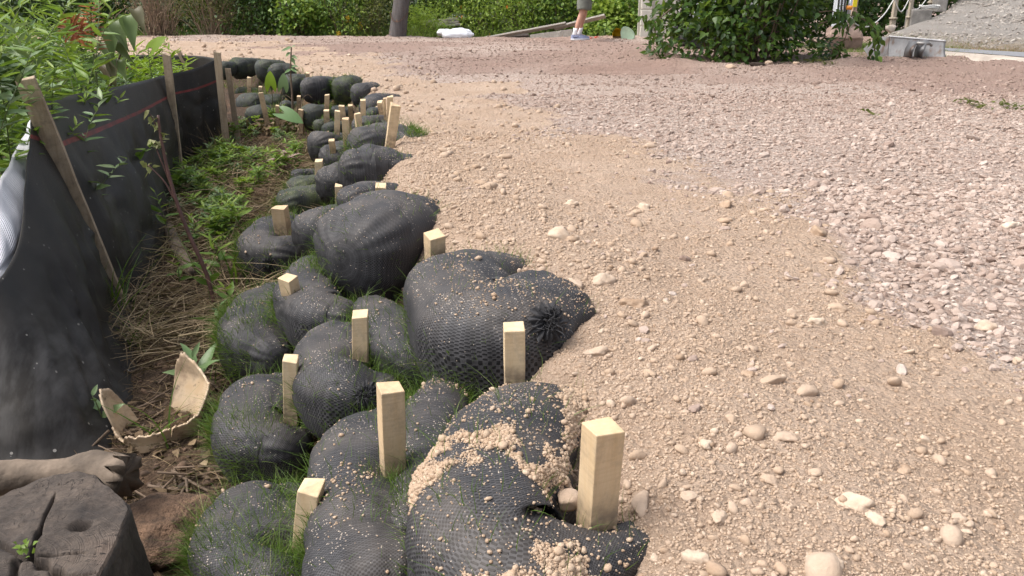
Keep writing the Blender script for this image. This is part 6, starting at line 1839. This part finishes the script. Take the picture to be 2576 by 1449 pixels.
# ------------------------------------------------------------------ mini excavator behind the shrub, its bucket and stick in view
def excavator():
    ye = 13.3
    bot = at_y(2120, 130, ye)
    X0 = bot[0]
    r = thing('mini_excavator', (X0 - 1.2, ye + .8, 0), 'mini excavator behind the big shrub, its toothed bucket resting on the grass', 'excavator')
    red = simple('dusty_bucket_steel', (.30, .215, .175), .75, .15, 10, .2); wht = simple('pale_arm_paint', (.50, .53, .57), .45, .08); blk = simple('black_rubber', (.02, .02, .022), .7); yel = simple('yellow_decal', (.75, .55, .02), .5); chrome = simple('steel_rod', (.55, .57, .60), .25, .05, metal=.8); org = simple('orange_band', (.80, .30, .03), .5)
    w = .56; n = 16
    prof = [(0, .02), (-.03, .10), (-.045, .20), (-.03, .29), (.04, .355), (.13, .375), (.20, .34)]     # (depth, height): back wall of the bucket
    prof = catmull(np.array([(a, b, 0, 0) for a, b in prof]), n)[:, :2]
    V = []
    for d, z in prof:
        s = .5 + .0 * z
        tap = 1.0 - .28 * max(0, (z - .16) / .22) ** 2
        for q in np.linspace(-1, 1, 14): V.append((X0 + q * w / 2 * tap, ye + d, bot[2] + z))
    V = np.array(V)
    o = mk('bucket', V, grid_faces(n, 14), red, r); md = o.modifiers.new('thickness', 'SOLIDIFY'); md.thickness = .02
    mbk = MB()
    for s in (0, 13):
        edge = V[s::14]; cpt = edge.mean(0) + (0, .12, 0)
        F = np.array([(k, k + 1, n) for k in range(n - 1)] + [(n - 1, 0, n)]); mbk.add(np.concatenate((edge, cpt[None])), F)
    mbk.build('side_plate', red, r, smooth=False)
    bv, bf = box_vf(X0, ye - .06, bot[2] + .215, w * .94, .03, .02); mk('wear_strip', bv, bf, red, r, smooth=False)
    for q in np.linspace(-1, 1, 5):
        bx = X0 + q * w * .44
        P = np.array([(bx - .03, ye + .01, bot[2] + .05), (bx + .03, ye + .01, bot[2] + .05), (bx + .012, ye - .02, bot[2] - .07), (bx - .012, ye - .02, bot[2] - .07)])
        P = np.concatenate((P, P + (0, .045, 0)))
        mk('tooth', P, np.array([(0, 1, 2, 3), (7, 6, 5, 4), (0, 4, 5, 1), (1, 5, 6, 2), (2, 6, 7, 3), (3, 7, 4, 0)]), red, r, smooth=False)
    def beam(name, a, b_, w1, h1, mat, bev=.02):
        a, b_ = np.array(a, float), np.array(b_, float); ax = b_ - a; L = np.linalg.norm(ax); ax /= L
        S = np.cross(ax, (1, 0, .01)); S /= np.linalg.norm(S); U = np.cross(S, ax)
        V = np.array([a + ax * L * k + U * sx * w1 / 2 + S * sy * h1 / 2 for k in (0, 1) for sx, sy in ((-1, -1), (1, -1), (1, 1), (-1, 1))])
        o = mk(name, V, [grid_faces(2, 4, True), np.array([[3, 2, 1, 0], [4, 5, 6, 7]])], mat, r, smooth=False); return bevel(o, bev)
    j0 = np.array((X0 - .10, ye + .10, bot[2] + .36)); j1 = np.array((X0 - .02, ye + .35, 1.55))
    beam('stick', j0, j1, .15, .17, wht)
    mb = MB(); add_tube(mb, [j0 + (.11, -.12, .05), j0 * .45 + j1 * .55 + (.12, -.12, 0)], .028, 10); mb.build('cylinder_rod', chrome, r)
    mb = MB(); add_tube(mb, [j0 * .6 + j1 * .4 + (.115, -.12, 0), j1 + (.12, -.10, -.1)], .042, 10); mb.build('cylinder', wht, r)
    mb = MB(); p0 = j0 * .75 + j1 * .25 + (.112, -.12, 0); add_tube(mb, [p0 - (0, 0, .03), p0 + (0, 0, .03)], .044, 10); mb.build('orange_band', org, r)
    mb = MB()
    for k in range(3): add_tube(mb, catmull([j0 + (-.06 + .05 * k, -.12, .10), j0 * .6 + j1 * .4 + (-.10 + .05 * k, -.20, 0), j1 + (-.05 + .05 * k, -.10, .05)], 10), .014, 6)
    mb.build('hydraulic_hose', blk, r)
    beam('boom', j1 + (0, .05, .1), (X0 - 1.2, ye + .9, 1.0), .16, .22, wht)
    bx = X0 - 1.75
    for s in (-1, 1):
        k = 30; a = np.linspace(0, 2 * math.pi, k, endpoint=False)
        px = np.clip(np.cos(a) * 1.35, -1, 1) * .62 + np.cos(a) * .12; pz = np.sin(a) * .19 + .2
        V = np.concatenate([np.column_stack((bx + px, np.full(k, ye + .9 + s * .45 + d), pz)) for d in (-.12, .12)])
        mk('track', V, [grid_faces(2, k, True), np.array([np.arange(k)[::-1], np.arange(k) + k])], blk, r, smooth=False)
    V, F = box_vf(bx, ye + .9, .62, 1.1, 1.0, .42); bevel(mk('body', V, F, wht, r, smooth=False), .06)
    V, F = box_vf(bx - .1, ye + .9, 1.32, .9, .85, .98); bevel(mk('cab', V, F, blk, r, smooth=False), .06)
excavator()

# ------------------------------------------------------------------ rope posts, concrete blocks
M['postwood'] = wood_mat('rope_post_wood', (0.30, .27, .21), (0.42, .38, .31), (.18, .15, .11), .4)
def rope_post(u, vb, y, wpx, label, extra=None, lean=0.0, mat='postwood'):
    b = at_y(u, vb, y); w = wpx / FPX * y
    r = thing('rope_post', b - (0, 0, .25), label, 'post', 'rope fence posts along the hedge')
    o = post('post', b - (0, 0, .25), b + np.array((lean, 0, 1.15)), w, w, M[mat], r, .2, seed=int(u))
    mb = MB(); n = 20
    a = np.linspace(0, 2 * math.pi, n, endpoint=False)
    if extra != 'plain':
        c = b + (0, 0, .07); V = np.concatenate([np.column_stack((c[0] + np.cos(a) * q, c[1] + np.sin(a) * q, np.full(n, c[2] + z))) for q, z in ((w * .3, -.02), (w * 1.05, -.02), (w * 1.05, .015), (w * .3, .02))])
        mb.add(V, grid_faces(4, n, True)); mb.build('collar', M['postwood'], r)
        V, F = box_vf(b[0], b[1], b[2] - .1, w * 1.25, w * 1.25, .28); bevel(mk('foot', V, F, M['postwood'], r, smooth=False), .01)
    return r, b
PP = [rope_post(2133, 112, 14.6, 10, 'pinkish pole behind the toothed bucket carrying a yellow sign', 'plain', .04), rope_post(2246, 55, 17.0, 9, 'rope post with a wide collar left of its twin'), rope_post(2286, 52, 17.4, 8, 'rope post with a wide collar next to the concrete block'), rope_post(2341, 14, 19.5, 8, 'far rope post above the concrete block')]
r0, b0 = PP[0]
pink = simple('bare_pole', (.46, .33, .26), .8, .1, 12)
r0.children[0].data.materials[0] = pink
V, F = box_vf(b0[0] + .0, b0[1] - .07, CAMH + .11, .07, .012, .42); bevel(mk('yellow_sign', V, F, simple('yellow_sign', (.80, .66, .02), .5, .02), r0, smooth=False), .004)
mb = MB()
for k in range(4):
    q = np.linspace(0, 6.28, 16); z = b0[2] + .40 + .018 * k
    add_tube(mb, np.column_stack((b0[0] + .012 + np.cos(q) * .066, b0[1] + np.sin(q) * .066, np.full(16, z))), .009, 5)
ropem = simple('pale_rope', (.55, .55, .53), .8, .1, 40)
mb.build('rope_lashing', ropem, r0)
def rope(pts, label, rad=.011):
    P = catmull(pts, 40); mb = MB(); add_tube(mb, P, rad, 8)
    o = mb.build('rope', ropem); return tag(o, label, 'rope', 'pale ropes hung between the posts')
def bz(k, v): bb = PP[k][1]; return at_y(1288 + (bb[0] / (bb[1] * CP + .7 * SP) * FPX), v, bb[1] - .09)
rope([at_y(2140, 52, 14.5), at_y(2165, 66, 15.2), at_y(2192, 64, 15.8), at_y(2225, 35, 16.5), at_y(2250, -4, 16.9)], 'long pale rope sagging from the pinkish pole to the first collared post')
rope([at_y(2250, -2, 16.9), at_y(2262, 26, 17.0), at_y(2272, 25, 17.2), at_y(2288, -4, 17.3)], 'short pale rope looped between the two collared posts')
rope([at_y(2289, -2, 17.3), at_y(2297, 20, 17.8), at_y(2312, 20, 18.6), at_y(2335, -8, 19.4)], 'pale rope looped from the second collared post to the far post')
conc = simple('weathered_concrete', (.21, .20, .185), .9, .2, 6, .4, 50)
def block(u0, u1, v0, v1, y, th, label, yaw):
    a, c = at_y(u0, v1, y), at_y(u1, v0, y)
    V, F = box_vf(0, 0, 0, c[0] - a[0], th, c[2] - a[2] + .12); V = rot_z(V, yaw) + ((a[0] + c[0]) / 2, y + th / 2, (a[2] + c[2]) / 2 - .06)
    tag(bevel(mk('concrete_block', V, F, conc, smooth=False), .02), label, 'concrete block')
block(2299, 2352, 24, 58, 17.2, .5, 'low grey concrete block at the foot of the gravel slope', -.2)
block(2364, 2398, -40, 16, 19.0, .5, 'second taller concrete block higher up the gravel slope', -.2)
mb = MB()
c = at_y(2338, 20, 17.6)
for k in range(3):
    q = np.linspace(0, 6.28, 26); add_tube(mb, np.column_stack((c[0] + np.cos(q) * (.16 + .02 * k), c[1] + np.sin(q) * .12, c[2] + .02 * k + .01 * np.sin(q * 3))), .018, 6)
tag(mb.build('rope_coil', ropem), 'coil of grey rope lying on the low concrete block', 'rope')
p = at_y(2240, 72, 16.2); V0, F0 = stone_template(4, 1, 77)
tag(mk('boulder', V0 * (.08, .08, .13) + p, F0, M['pale'], attrs={'tint': np.full(len(V0), .9)}), 'pale upright boulder at the foot of the collared rope post', 'rock')
